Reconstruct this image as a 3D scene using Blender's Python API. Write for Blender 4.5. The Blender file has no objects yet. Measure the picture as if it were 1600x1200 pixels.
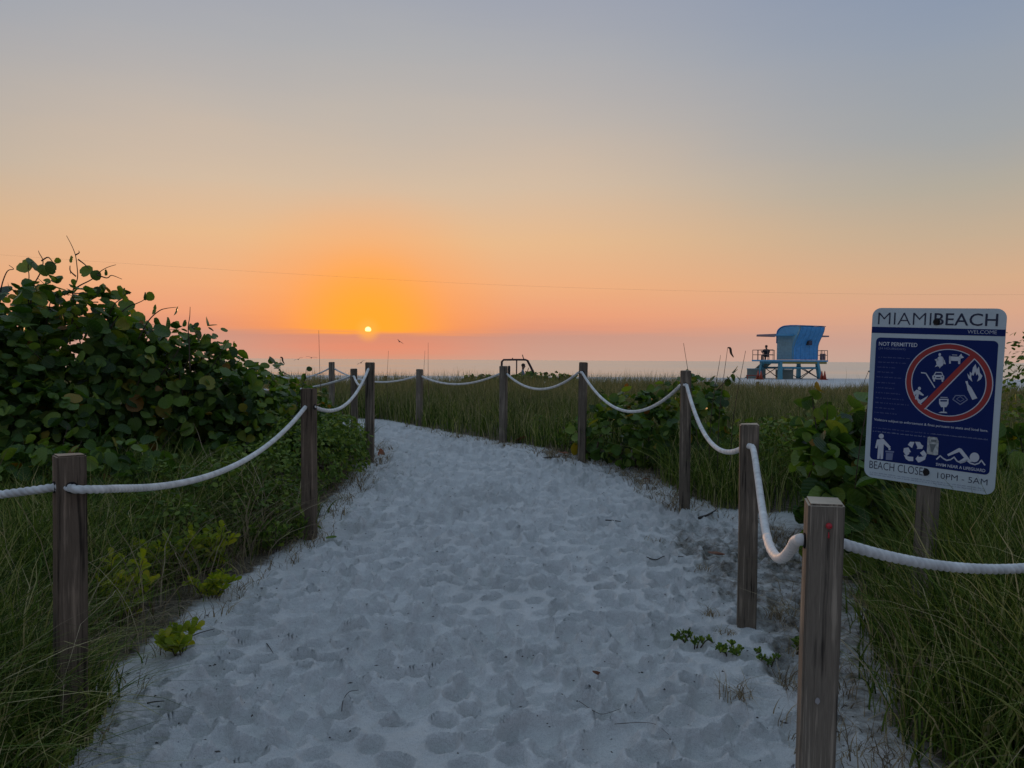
import bpy, bmesh, math, random
import numpy as np
from mathutils import Vector, Matrix, Euler
from mathutils.geometry import tessellate_polygon

random.seed(11)
rng = np.random.default_rng(11)
R = math.radians
C = bpy.context.scene.collection
scene = bpy.context.scene

# ------------------------------------------------------------------ camera
CAM = Vector((0.0, 0.0, 1.5))
FPX = 1200.0                                   # focal length in pixels of a 1600 px wide picture
PITCH = math.atan(37.5 / FPX)
ROT = Matrix.Rotation(math.pi / 2 - PITCH, 3, 'X') @ Matrix.Rotation(R(.36), 3, 'Z')
cd = bpy.data.cameras.new('camera')
cam = bpy.data.objects.new('camera', cd)
C.objects.link(cam)
cam.matrix_world = Matrix.Translation(CAM) @ ROT.to_4x4()
cd.sensor_width = 36.0
cd.lens = 36.0 * FPX / 1600.0
cd.clip_start = .05
cd.clip_end = 80000
scene.camera = cam

# ------------------------------------------------------------------ light and sky
SUN_AZ = math.atan2(575 - 800, 1200)           # a little left of straight ahead (+Y)
SUN_EL = R(2.15)
SUN = Vector((math.sin(SUN_AZ) * math.cos(SUN_EL), math.cos(SUN_AZ) * math.cos(SUN_EL), math.sin(SUN_EL)))
sl = bpy.data.lights.new('sun', 'SUN')
sl.energy = .5
sl.angle = R(.5)
sl.color = (1.0, .52, .22)
so = bpy.data.objects.new('sun', sl)
C.objects.link(so)
so.rotation_euler = (-SUN).to_track_quat('-Z', 'Y').to_euler()
so.location = (0, 0, 30)

def lin(c):
    return tuple((v / 255 / 12.92) if v / 255 <= .04045 else ((v / 255 + .055) / 1.055) ** 2.4 for v in c)

world = bpy.data.worlds.new('World')
scene.world = world
world.use_nodes = True

def make_world():
    nt = world.node_tree
    N, L = nt.nodes, nt.links
    N.clear()
    def n(t, **kw):
        x = N.new(t)
        for k, v in kw.items():
            setattr(x, k, v)
        return x
    def math_(op, a, b=None, clamp=False):
        m = n('ShaderNodeMath', operation=op, use_clamp=clamp)
        for i, v in enumerate((a, b)):
            if v is None:
                continue
            if isinstance(v, (int, float)):
                m.inputs[i].default_value = v
            else:
                L.new(v, m.inputs[i])
        return m.outputs[0]
    def mapr(v, a, b, c=0., d=1., smooth=True):
        m = n('ShaderNodeMapRange', interpolation_type='SMOOTHSTEP' if smooth else 'LINEAR')
        L.new(v, m.inputs[0])
        for i, q in enumerate((a, b, c, d)):
            m.inputs[i + 1].default_value = q
        return m.outputs[0]
    def mix(f, a, b, blend='MIX'):
        m = n('ShaderNodeMix', data_type='RGBA', blend_type=blend)
        if isinstance(f, (int, float)):
            m.inputs[0].default_value = f
        else:
            L.new(f, m.inputs[0])
        for sock, v in ((m.inputs[6], a), (m.inputs[7], b)):
            if isinstance(v, tuple):
                sock.default_value = (*v, 1)
            else:
                L.new(v, sock)
        return m.outputs[2]
    tc = n('ShaderNodeTexCoord')
    dirv = tc.outputs['Generated']
    sep = n('ShaderNodeSeparateXYZ'); L.new(dirv, sep.inputs[0])
    el = math_('MULTIPLY', math_('ARCSINE', sep.outputs[2]), 180 / math.pi)
    # azimuth from the sun
    flat = n('ShaderNodeVectorMath', operation='MULTIPLY'); L.new(dirv, flat.inputs[0]); flat.inputs[1].default_value = (1, 1, 0)
    nor = n('ShaderNodeVectorMath', operation='NORMALIZE'); L.new(flat.outputs[0], nor.inputs[0])
    dt = n('ShaderNodeVectorMath', operation='DOT_PRODUCT'); L.new(nor.outputs[0], dt.inputs[0])
    dt.inputs[1].default_value = (math.sin(SUN_AZ), math.cos(SUN_AZ), 0)
    az = math_('MULTIPLY', math_('ARCCOSINE', math_('MINIMUM', dt.outputs['Value'], .999999)), 180 / math.pi)
    # thin streaks near the horizon
    mp = n('ShaderNodeMapping'); L.new(dirv, mp.inputs[0]); mp.inputs['Scale'].default_value = (9, 9, 190)
    nz = n('ShaderNodeTexNoise'); L.new(mp.outputs[0], nz.inputs['Vector']); nz.inputs['Scale'].default_value = 1.0; nz.inputs['Detail'].default_value = 4
    low = mapr(el, 0, 9, .75, .35)
    el2 = math_('ADD', el, math_('MULTIPLY', math_('SUBTRACT', nz.outputs[0], .5), low))
    mp2 = n('ShaderNodeMapping'); L.new(dirv, mp2.inputs[0]); mp2.inputs['Scale'].default_value = (2.2, 2.2, 9)
    nz2 = n('ShaderNodeTexNoise'); L.new(mp2.outputs[0], nz2.inputs['Vector']); nz2.inputs['Scale'].default_value = 1.3; nz2.inputs['Detail'].default_value = 3
    el2 = math_('ADD', el2, math_('MULTIPLY', math_('SUBTRACT', nz2.outputs[0], .5), mapr(el, 3, 16, 0, 3.0)))
    fac = math_('DIVIDE', el2, 32, clamp=True)
    def ramp(stops):
        r = n('ShaderNodeValToRGB')
        L.new(fac, r.inputs[0])
        e = r.color_ramp.elements
        while len(e) < len(stops):
            e.new(.5)
        for q, (d, c) in zip(e, sorted(stops)):
            q.position = d / 32
            q.color = (*lin(c), 1)
        return r.outputs[0]
    S = ramp([(0, (206, 146, 120)), (.8, (220, 138, 108)), (1.75, (210, 136, 108)), (2.1, (238, 142, 84)), (3.2, (240, 152, 92)), (5.3, (240, 166, 108)),
              (8.6, (227, 180, 133)), (12.3, (206, 182, 156)), (16.8, (185, 175, 165)), (21.1, (167, 167, 169)), (25, (153, 158, 170)), (31, (134, 146, 170))])
    A = ramp([(0, (198, 154, 136)), (1.75, (196, 146, 128)), (2.4, (218, 146, 116)), (3.3, (229, 155, 116)), (5.3, (231, 168, 122)),
              (8.6, (223, 179, 136)), (12.3, (204, 181, 157)), (16.8, (184, 174, 165)), (21, (166, 166, 169)), (25, (152, 157, 170)), (31, (132, 145, 170))])
    B = ramp([(0, (188, 158, 144)), (1.4, (194, 154, 138)), (3.2, (208, 160, 132)), (5.3, (206, 166, 132)), (8, (190, 167, 141)), (11.2, (172, 164, 150)),
              (15, (155, 158, 160)), (20, (141, 151, 166)), (25, (127, 142, 167)), (31, (114, 132, 166))])
    D = ramp([(0, (112, 108, 126)), (5, (124, 119, 134)), (10, (120, 121, 138)), (20, (116, 125, 148)), (31, (114, 129, 158))])
    col = mix(mapr(az, 14, 1), A, S)
    col = mix(mapr(az, 10, 42), col, B)
    col = mix(mapr(az, 46, 150), col, D)
    # warm aureole round the sun, above the cloud bank
    sv = n('ShaderNodeVectorMath', operation='DOT_PRODUCT'); L.new(dirv, sv.inputs[0]); sv.inputs[1].default_value = SUN
    sa = math_('MULTIPLY', math_('ARCCOSINE', math_('MINIMUM', sv.outputs['Value'], .9999999)), 180 / math.pi)
    above = mapr(el2, 1.6, 2.3)
    col = mix(math_('MULTIPLY', mapr(sa, 12, 1.5, 0, .55), above), col, lin((252, 156, 72)))
    col = mix(math_('MULTIPLY', mapr(sa, 7, .8, 0, .88), above), col, lin((255, 166, 42)))
    # Nishita overhead
    sky = n('ShaderNodeTexSky', sky_type='NISHITA', sun_disc=False)
    sky.sun_elevation = SUN_EL
    sky.sun_rotation = SUN_AZ
    sky.air_density = 1.0
    sky.dust_density = 4.0
    sc = n('ShaderNodeVectorMath', operation='SCALE'); L.new(sky.outputs[0], sc.inputs[0]); L.new(math_('MULTIPLY', math_('ADD', math_('MULTIPLY', sv.outputs['Value'], .3), 1.1), NISHITA), sc.inputs['Scale'])
    col = mix(mapr(el, 27, 62), col, sc.outputs[0])
    # the disc of the sun, its foot in the cloud bank
    disc = math_('MULTIPLY', mapr(sa, .26, .15), mapr(el, 1.97, 2.12))
    col = mix(mapr(sa, 1.1, .25, 0, .7), col, (1.0, .42, .06))
    col = mix(disc, col, (2.6, 1.75, .6))
    bg = n('ShaderNodeBackground'); L.new(col, bg.inputs[0]); bg.inputs[1].default_value = 1.0
    out = n('ShaderNodeOutputWorld'); L.new(bg.outputs[0], out.inputs[0])
NISHITA = .85
make_world()
world.cycles.sampling_method = 'MANUAL'
world.cycles.sample_map_resolution = 1024

scene.view_settings.view_transform = 'Standard'
scene.view_settings.look = 'None'
scene.view_settings.gamma = 1
scene.view_settings.exposure = 0.13
scene.view_settings.use_curve_mapping = False
scene.cycles.use_denoising = True
scene.cycles.max_bounces = 8
scene.cycles.transparent_max_bounces = 8
scene.cycles.sample_clamp_indirect = 4

# ------------------------------------------------------------------ helpers
def ray(px, py):
    return (ROT @ Vector(((px - 800) / FPX, -(py - 600) / FPX, -1))).normalized()
def at(px, py, Y):
    d = ray(px, py)
    return CAM + d * (Y / d.y)
def link(o, parent=None):
    C.objects.link(o)
    if parent is not None:
        o.parent = parent
    return o
def tag(o, label=None, cat=None, group=None, kind=None):
    if label: o['label'] = label
    if cat: o['category'] = cat
    if group: o['group'] = group
    if kind: o['kind'] = kind
    return o
def thing(name, label, cat, loc=(0, 0, 0), rot=(0, 0, 0), group=None):
    o = bpy.data.objects.new(name, None)
    o.empty_display_size = .1
    o.location = loc
    o.rotation_euler = rot
    link(o)
    return tag(o, label, cat, group)
def smooth(me):
    me.polygons.foreach_set('use_smooth', np.ones(len(me.polygons), bool))
def np_mesh(name, v, quads=None, tris=None, sm=True):
    me = bpy.data.meshes.new(name)
    v = np.asarray(v, np.float32)
    q = np.zeros((0, 4), np.int32) if quads is None else np.asarray(quads, np.int32)
    t = np.zeros((0, 3), np.int32) if tris is None else np.asarray(tris, np.int32)
    me.vertices.add(len(v)); me.vertices.foreach_set('co', v.ravel())
    me.loops.add(len(q) * 4 + len(t) * 3)
    me.loops.foreach_set('vertex_index', np.concatenate([q.ravel(), t.ravel()]).astype(np.int32))
    me.polygons.add(len(q) + len(t))
    st = np.concatenate([np.arange(len(q)) * 4, len(q) * 4 + np.arange(len(t)) * 3]).astype(np.int32)
    me.polygons.foreach_set('loop_start', st)
    if sm:
        me.polygons.foreach_set('use_smooth', np.ones(len(q) + len(t), bool))
    me.update(calc_edges=True)
    return me
def obj(name, me, mat=None, parent=None):
    o = bpy.data.objects.new(name, me)
    if mat is not None and len(me.materials) == 0:
        me.materials.append(mat)
    return link(o, parent)
def bm_obj(name, bm, mat, parent=None, sm=False):
    me = bpy.data.meshes.new(name)
    bmesh.ops.recalc_face_normals(bm, faces=bm.faces)
    bm.to_mesh(me); bm.free()
    if sm: smooth(me)
    return obj(name, me, mat, parent)
def add_box(bm, c, s, m=None, bevel=0.0):
    r = bmesh.ops.create_cube(bm, size=1.0)
    vs = r['verts']
    for v in vs:
        v.co = Vector((v.co.x * s[0], v.co.y * s[1], v.co.z * s[2]))
    if bevel > 0:
        es = list({e for v in vs for e in v.link_edges})
        rb = bmesh.ops.bevel(bm, geom=es, offset=bevel, segments=2, affect='EDGES')
        vs = list({v for f in rb['faces'] for v in f.verts} | {v for v in vs if v.is_valid})
    for v in vs:
        co = v.co
        if m is not None: co = m @ co
        v.co = co + Vector(c)
    return vs
def box(name, c, s, mat, parent=None, rot=None, bevel=0.0):
    bm = bmesh.new()
    add_box(bm, c, s, rot, bevel)
    return bm_obj(name, bm, mat, parent)
def tube_np(pts, rad, seg=8, cap=True):
    """swept tube; pts (n,3), rad scalar or (n,)"""
    pts = np.asarray(pts, float); n = len(pts)
    rad = np.broadcast_to(np.asarray(rad, float), (n,))
    t = np.gradient(pts, axis=0); t /= np.linalg.norm(t, axis=1)[:, None] + 1e-12
    ref = np.array([0, 0, 1.]) if abs(t[0][2]) < .9 else np.array([1., 0, 0])
    a = np.cross(t[0], ref); a /= np.linalg.norm(a)
    A = np.zeros((n, 3)); A[0] = a
    for i in range(1, n):
        a = A[i - 1] - t[i] * np.dot(A[i - 1], t[i]); A[i] = a / (np.linalg.norm(a) + 1e-12)
    B = np.cross(t, A)
    th = np.linspace(0, 2 * np.pi, seg, endpoint=False)
    v = pts[:, None] + rad[:, None, None] * (A[:, None] * np.cos(th)[None, :, None] + B[:, None] * np.sin(th)[None, :, None])
    i = np.arange(n - 1)[:, None] * seg; j = np.arange(seg)[None]; k = (j + 1) % seg
    q = np.stack([i + j, i + k, i + seg + k, i + seg + j], -1).reshape(-1, 4)
    v = v.reshape(-1, 3)
    tr = np.zeros((0, 3), int)
    if cap:
        v = np.vstack([v, pts[:1], pts[-1:]])
        jj = np.arange(seg); kk = (jj + 1) % seg
        tr = np.vstack([np.stack([kk, jj, np.full(seg, n * seg)], -1), np.stack([(n - 1) * seg + jj, (n - 1) * seg + kk, np.full(seg, n * seg + 1)], -1)])
    return v, q, tr
def join_np(parts):
    V, Q, T, o = [], [], [], 0
    for v, q, t in parts:
        V.append(v); Q.append(np.asarray(q).reshape(-1, 4) + o); T.append(np.asarray(t).reshape(-1, 3) + o); o += len(v)
    return np.vstack(V), np.vstack(Q), np.vstack(T)
def tube(name, pts, rad, mat, parent=None, seg=8):
    return obj(name, np_mesh(name, *tube_np(pts, rad, seg)), mat, parent)
def tubes(name, lst, mat, parent=None, seg=6):
    return obj(name, np_mesh(name, *join_np([tube_np(p, r, seg) for p, r in lst])), mat, parent)
def smoothstep(a, b, x):
    t = np.clip((np.asarray(x, float) - a) / (b - a), 0, 1)
    return t * t * (3 - 2 * t)

# value noise on numpy arrays
_perm = rng.random((256, 256))
def vnoise(x, y):
    x = np.asarray(x, float); y = np.asarray(y, float)
    xi = np.floor(x).astype(int); yi = np.floor(y).astype(int)
    fx = x - xi; fy = y - yi
    fx = fx * fx * (3 - 2 * fx); fy = fy * fy * (3 - 2 * fy)
    a = _perm[xi & 255, yi & 255]; b = _perm[(xi + 1) & 255, yi & 255]
    c = _perm[xi & 255, (yi + 1) & 255]; d = _perm[(xi + 1) & 255, (yi + 1) & 255]
    return (a * (1 - fx) + b * fx) * (1 - fy) + (c * (1 - fx) + d * fx) * fy
def fbm(x, y, o=4):
    s = 0; a = .5
    for k in range(o):
        s = s + a * (vnoise(x * 2 ** k + 17.3 * k, y * 2 ** k + 5.1 * k) - .5); a *= .5
    return s

# ------------------------------------------------------------------ materials
def nodemat(name):
    m = bpy.data.materials.new(name)
    m.use_nodes = True
    nt = m.node_tree
    return m, nt, nt.nodes, nt.links, nt.nodes['Principled BSDF']
def noise_node(N, L, scale, detail=4, vec=None, rough=.55):
    x = N.new('ShaderNodeTexNoise')
    x.inputs['Scale'].default_value = scale; x.inputs['Detail'].default_value = detail; x.inputs['Roughness'].default_value = rough
    if vec is not None: L.new(vec, x.inputs['Vector'])
    return x
def ramp_node(N, L, src, stops):
    r = N.new('ShaderNodeValToRGB')
    e = r.color_ramp.elements
    while len(e) < len(stops): e.new(.5)
    for q, (p, c) in zip(e, stops):
        q.position = p; q.color = (*c, 1)
    L.new(src, r.inputs[0])
    return r.outputs[0]
def bump_node(N, L, h, strength, dist, bs):
    b = N.new('ShaderNodeBump')
    b.inputs['Strength'].default_value = strength; b.inputs['Distance'].default_value = dist
    L.new(h, b.inputs['Height']); L.new(b.outputs[0], bs.inputs['Normal'])
    return b
def simple(name, col, rough=.6, var=.15, scale=12, metallic=0, bump=0., spec=.5):
    m, nt, N, L, bs = nodemat(name)
    tc = N.new('ShaderNodeTexCoord')
    nz = noise_node(N, L, scale, 4, tc.outputs['Object'])
    c = ramp_node(N, L, nz.outputs[0], [(.3, tuple(v * (1 - var) for v in col)), (.7, tuple(min(1, v * (1 + var)) for v in col))])
    L.new(c, bs.inputs['Base Color'])
    bs.inputs['Roughness'].default_value = rough; bs.inputs['Metallic'].default_value = metallic
    bs.inputs['Specular IOR Level'].default_value = spec
    if bump: bump_node(N, L, nz.outputs[0], .5, bump, bs)
    return m
def wood(name, dark, light, grain=1.0):
    m, nt, N, L, bs = nodemat(name)
    tc = N.new('ShaderNodeTexCoord'); oi = N.new('ShaderNodeObjectInfo')
    off = N.new('ShaderNodeVectorMath'); off.operation = 'ADD'; L.new(tc.outputs['Object'], off.inputs[0])
    sc = N.new('ShaderNodeVectorMath'); sc.operation = 'SCALE'; sc.inputs[0].default_value = (7, 3, 11); L.new(oi.outputs['Random'], sc.inputs['Scale']); L.new(sc.outputs[0], off.inputs[1])
    mp = N.new('ShaderNodeMapping'); mp.inputs['Scale'].default_value = (1, 1, .035); L.new(off.outputs[0], mp.inputs[0])
    g1 = noise_node(N, L, 70 * grain, 5, mp.outputs[0], .65)
    mp2 = N.new('ShaderNodeMapping'); mp2.inputs['Scale'].default_value = (1, 1, .03); L.new(off.outputs[0], mp2.inputs[0])
    g2 = noise_node(N, L, 42, 3, mp2.outputs[0])
    g3 = noise_node(N, L, 3.2, 3, off.outputs[0])
    a = N.new('ShaderNodeMath'); a.operation = 'MULTIPLY_ADD'; L.new(g2.outputs[0], a.inputs[0]); a.inputs[1].default_value = .6; L.new(g1.outputs[0], a.inputs[2])
    b = N.new('ShaderNodeMath'); b.operation = 'MULTIPLY_ADD'; L.new(g3.outputs[0], b.inputs[0]); b.inputs[1].default_value = .5; L.new(a.outputs[0], b.inputs[2])
    mid = tuple((x + y) / 2 for x, y in zip(dark, light))
    c = ramp_node(N, L, b.outputs[0], [(.78, dark), (.98, mid), (1.0, tuple(v * .8 for v in mid)), (1.0, light)])
    r = c.node.color_ramp.elements
    r[0].position = .40; r[1].position = .49; r[2].position = .53; r[3].position = .60
    dv = N.new('ShaderNodeMath'); dv.operation = 'DIVIDE'; dv.inputs[1].default_value = 2.1; L.new(b.outputs[0], dv.inputs[0]); L.new(dv.outputs[0], c.node.inputs[0])
    # sawn end grain on top is bleached paler
    ge = N.new('ShaderNodeNewGeometry'); sz = N.new('ShaderNodeSeparateXYZ'); L.new(ge.outputs['Normal'], sz.inputs[0])
    up = N.new('ShaderNodeMath'); up.operation = 'GREATER_THAN'; up.inputs[1].default_value = .8; L.new(sz.outputs[2], up.inputs[0])
    mxe = N.new('ShaderNodeMix'); mxe.data_type = 'RGBA'; L.new(up.outputs[0], mxe.inputs[0]); L.new(c, mxe.inputs[6])
    L.new(ramp_node(N, L, g3.outputs[0], [(.35, tuple(v * 1.0 for v in light)), (.65, tuple(v * 1.7 for v in light))]), mxe.inputs[7])
    L.new(mxe.outputs[2], bs.inputs['Base Color'])
    bs.inputs['Roughness'].default_value = .85
    bs.inputs['Specular IOR Level'].default_value = .2
    bump_node(N, L, a.outputs[0], .9, .006, bs)
    return m
def leafmat(name, stops, transl=.3, rough=.45, veins=False, spec=.25):
    m, nt, N, L, bs = nodemat(name)
    ge = N.new('ShaderNodeNewGeometry'); oi = N.new('ShaderNodeObjectInfo')
    ad = N.new('ShaderNodeMath'); ad.operation = 'ADD'; L.new(ge.outputs['Random Per Island'], ad.inputs[0]); L.new(oi.outputs['Random'], ad.inputs[1])
    fr = N.new('ShaderNodeMath'); fr.operation = 'FRACT'; L.new(ad.outputs[0], fr.inputs[0])
    c = ramp_node(N, L, fr.outputs[0], stops)
    tc = N.new('ShaderNodeTexCoord')
    nz = noise_node(N, L, 18, 3, tc.outputs['Object'])
    mx = N.new('ShaderNodeMix'); mx.data_type = 'RGBA'; mx.blend_type = 'MULTIPLY'; mx.inputs[0].default_value = .6
    L.new(c, mx.inputs[6])
    L.new(ramp_node(N, L, nz.outputs[0], [(.3, (.7, .7, .7)), (.7, (1.25, 1.2, 1.1))]), mx.inputs[7])
    col = mx.outputs[2]
    if veins:
        uv = N.new('ShaderNodeUVMap'); sp = N.new('ShaderNodeSeparateXYZ'); L.new(uv.outputs[0], sp.inputs[0])
        ab = N.new('ShaderNodeMath'); ab.operation = 'ABSOLUTE'; L.new(sp.outputs[1], ab.inputs[0])
        mr = N.new('ShaderNodeMath'); mr.operation = 'LESS_THAN'; mr.inputs[1].default_value = .016; L.new(ab.outputs[0], mr.inputs[0])
        k = N.new('ShaderNodeMath'); k.operation = 'MULTIPLY_ADD'; L.new(ab.outputs[0], k.inputs[0]); k.inputs[1].default_value = -.75; L.new(sp.outputs[0], k.inputs[2])
        pp = N.new('ShaderNodeMath'); pp.operation = 'PINGPONG'; L.new(k.outputs[0], pp.inputs[0]); pp.inputs[1].default_value = .085
        sv = N.new('ShaderNodeMath'); sv.operation = 'LESS_THAN'; sv.inputs[1].default_value = .008; L.new(pp.outputs[0], sv.inputs[0])
        an = N.new('ShaderNodeMath'); an.operation = 'MAXIMUM'; L.new(mr.outputs[0], an.inputs[0]); L.new(sv.outputs[0], an.inputs[1])
        fv = N.new('ShaderNodeMath'); fv.operation = 'MULTIPLY'; fv.inputs[1].default_value = .22; L.new(an.outputs[0], fv.inputs[0])
        mv = N.new('ShaderNodeMix'); mv.data_type = 'RGBA'; L.new(fv.outputs[0], mv.inputs[0]); L.new(col, mv.inputs[6]); mv.inputs[7].default_value = (.24, .26, .10, 1)
        col = mv.outputs[2]
        bump_node(N, L, pp.outputs[0], .25, .10, bs)
    L.new(col, bs.inputs['Base Color'])
    bs.inputs['Roughness'].default_value = rough
    bs.inputs['Specular IOR Level'].default_value = spec
    tr = N.new('ShaderNodeBsdfTranslucent')
    hs = N.new('ShaderNodeHueSaturation'); hs.inputs['Saturation'].default_value = 1.15; hs.inputs['Value'].default_value = 1.5; L.new(col, hs.inputs['Color']); L.new(hs.outputs[0], tr.inputs[0])
    ms = N.new('ShaderNodeMixShader'); ms.inputs[0].default_value = transl
    L.new(bs.outputs[0], ms.inputs[1]); L.new(tr.outputs[0], ms.inputs[2])
    L.new(ms.outputs[0], N['Material Output'].inputs['Surface'])
    return m

M = {}
M['post'] = wood('weathered_post_wood', (.036, .029, .022), (.31, .245, .18))
M['post_red'] = wood('reddish_post_wood', (.036, .027, .019), (.29, .21, .148))
M['post_grey'] = wood('greyed_post_wood', (.045, .037, .029), (.37, .305, .23))
M['hole'] = simple('hole_shadow', (.012, .010, .009), .9)
M['rope'] = simple('white_rope', (.68, .67, .64), .85, .22, 16, bump=.001, spec=.2)
M['tape'] = simple('white_tape', (.78, .74, .70), .55, .06, 30, bump=.002)
M['seagrape'] = leafmat('sea_grape_leaf', [(0, (.022, .050, .012)), (.35, (.055, .115, .022)), (.70, (.11, .19, .034)), (.955, (.20, .28, .05)), (.98, (.30, .24, .04)), (1, (.20, .08, .025))], .32, .38, True)
M['smallleaf'] = leafmat('small_shrub_leaf', [(0, (.05, .090, .020)), (.5, (.11, .18, .034)), (1, (.22, .28, .055))], .30, .5, spec=.12)
M['yellowleaf'] = leafmat('yellow_green_leaf', [(0, (.16, .23, .025)), (.6, (.28, .34, .035)), (1, (.42, .40, .05))], .35, .5, spec=.12)
M['grass'] = leafmat('grass_blade', [(0, (.028, .050, .012)), (.45, (.095, .150, .028)), (.75, (.19, .24, .050)), (.90, (.36, .34, .13)), (1, (.55, .46, .26))], .22, .6, spec=.08)
M['fargrass'] = leafmat('dune_grass_blade', [(0, (.085, .105, .040)), (.5, (.17, .18, .075)), (.85, (.27, .25, .125)), (1, (.38, .33, .19))], .3, .6, spec=.08)
M['straw'] = leafmat('dry_straw', [(0, (.12, .09, .055)), (.6, (.26, .20, .12)), (1, (.42, .34, .22))], .1, .8)
M['stem'] = simple('brown_stem', (.085, .062, .045), .85, .3, 20, spec=.2)
M['deadleaf'] = leafmat('dead_leaf', [(0, (.20, .055, .03)), (.5, (.28, .10, .05)), (1, (.14, .085, .055))], .15, .6)
M['darkbit'] = simple('dark_debris', (.05, .042, .036), .9, .4, 30)

# ------------------------------------------------------------------ terrain
_ry = [-80, 0, 4.5, 6, 7.2, 9.5, 11.3, 13.5, 16, 20, 24, 30, 35, 60, 68, 88, 130, 400]
_rz = [0, 0, 0, .03, .12, .25, .30, .33, .38, .43, .42, .12, -.05, .05, .05, -.62, -1.6, -6]
def rise(y):
    y = np.asarray(y, float)
    s = 0
    for k in (-.8, -.4, 0, .4, .8):
        s = s + np.interp(y + k, _ry, _rz)
    return s / 5
def onground(px, py):
    d = ray(px, py); Y = 5.0
    for _ in range(60):
        z = float(rise(Y))
        Yn = (z - CAM.z) / d.z * d.y
        Y = .5 * Y + .5 * Yn
    p = CAM + d * (Y / d.y)
    return (p.x, p.y)
left_edge = [onground(*p) for p in [(95, 1200), (150, 1110), (235, 1040), (310, 975), (365, 925), (440, 880), (500, 838), (528, 795), (562, 745), (588, 712), (588, 692)]]
right_edge = [onground(*p) for p in [(600, 657), (660, 669), (725, 682), (790, 692), (850, 702), (905, 716), (960, 728), (1010, 745), (1055, 775), (1110, 795), (1170, 806), (1235, 806), (1275, 840), (1300, 920), (1325, 1010), (1340, 1120), (1400, 1200)]]
POLY = np.array([(-1.5, -6), (-1.55, 1.0)] + left_edge + [(-2.6, 11.15), (-5, 12.1), (-13, 15)] + [(-13, 18), (-5.4, 15.5), (-3.5, 14.6)] + right_edge + [(1.5, 1.0), (1.5, -6)])
def path_sd(x, y):
    """signed distance to the sandy path: negative inside"""
    x = np.asarray(x, float); y = np.asarray(y, float)
    dmin = np.full(x.shape, 1e9); ins = np.zeros(x.shape, bool)
    n = len(POLY)
    for i in range(n):
        ax, ay = POLY[i]; bx, by = POLY[(i + 1) % n]
        dx, dy = bx - ax, by - ay
        t = np.clip(((x - ax) * dx + (y - ay) * dy) / (dx * dx + dy * dy), 0, 1)
        dmin = np.minimum(dmin, (x - ax - t * dx) ** 2 + (y - ay - t * dy) ** 2)
        cond = ((ay > y) != (by > y))
        xi = ax + (y - ay) * dx / (dy if dy else 1e-9)
        ins ^= cond & (x < xi)
    d = np.sqrt(dmin)
    return np.where(ins, -d, d)
def G(x, y, sd=None):
    x = np.asarray(x, float); y = np.asarray(y, float)
    if sd is None: sd = path_sd(x, y)
    near = 1 - smoothstep(16, 26, y)
    z = rise(y) + near * (.09 * smoothstep(.05, 1.3, sd) + .05 * smoothstep(1, 4, sd))
    z = z + .10 * fbm(x * .35, y * .35, 3) * (1 - smoothstep(40, 70, y)) * (.3 + .7 * smoothstep(0, 1.5, sd))
    return z
def g1(x, y):
    return float(G(np.array([x]), np.array([y]))[0])

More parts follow.
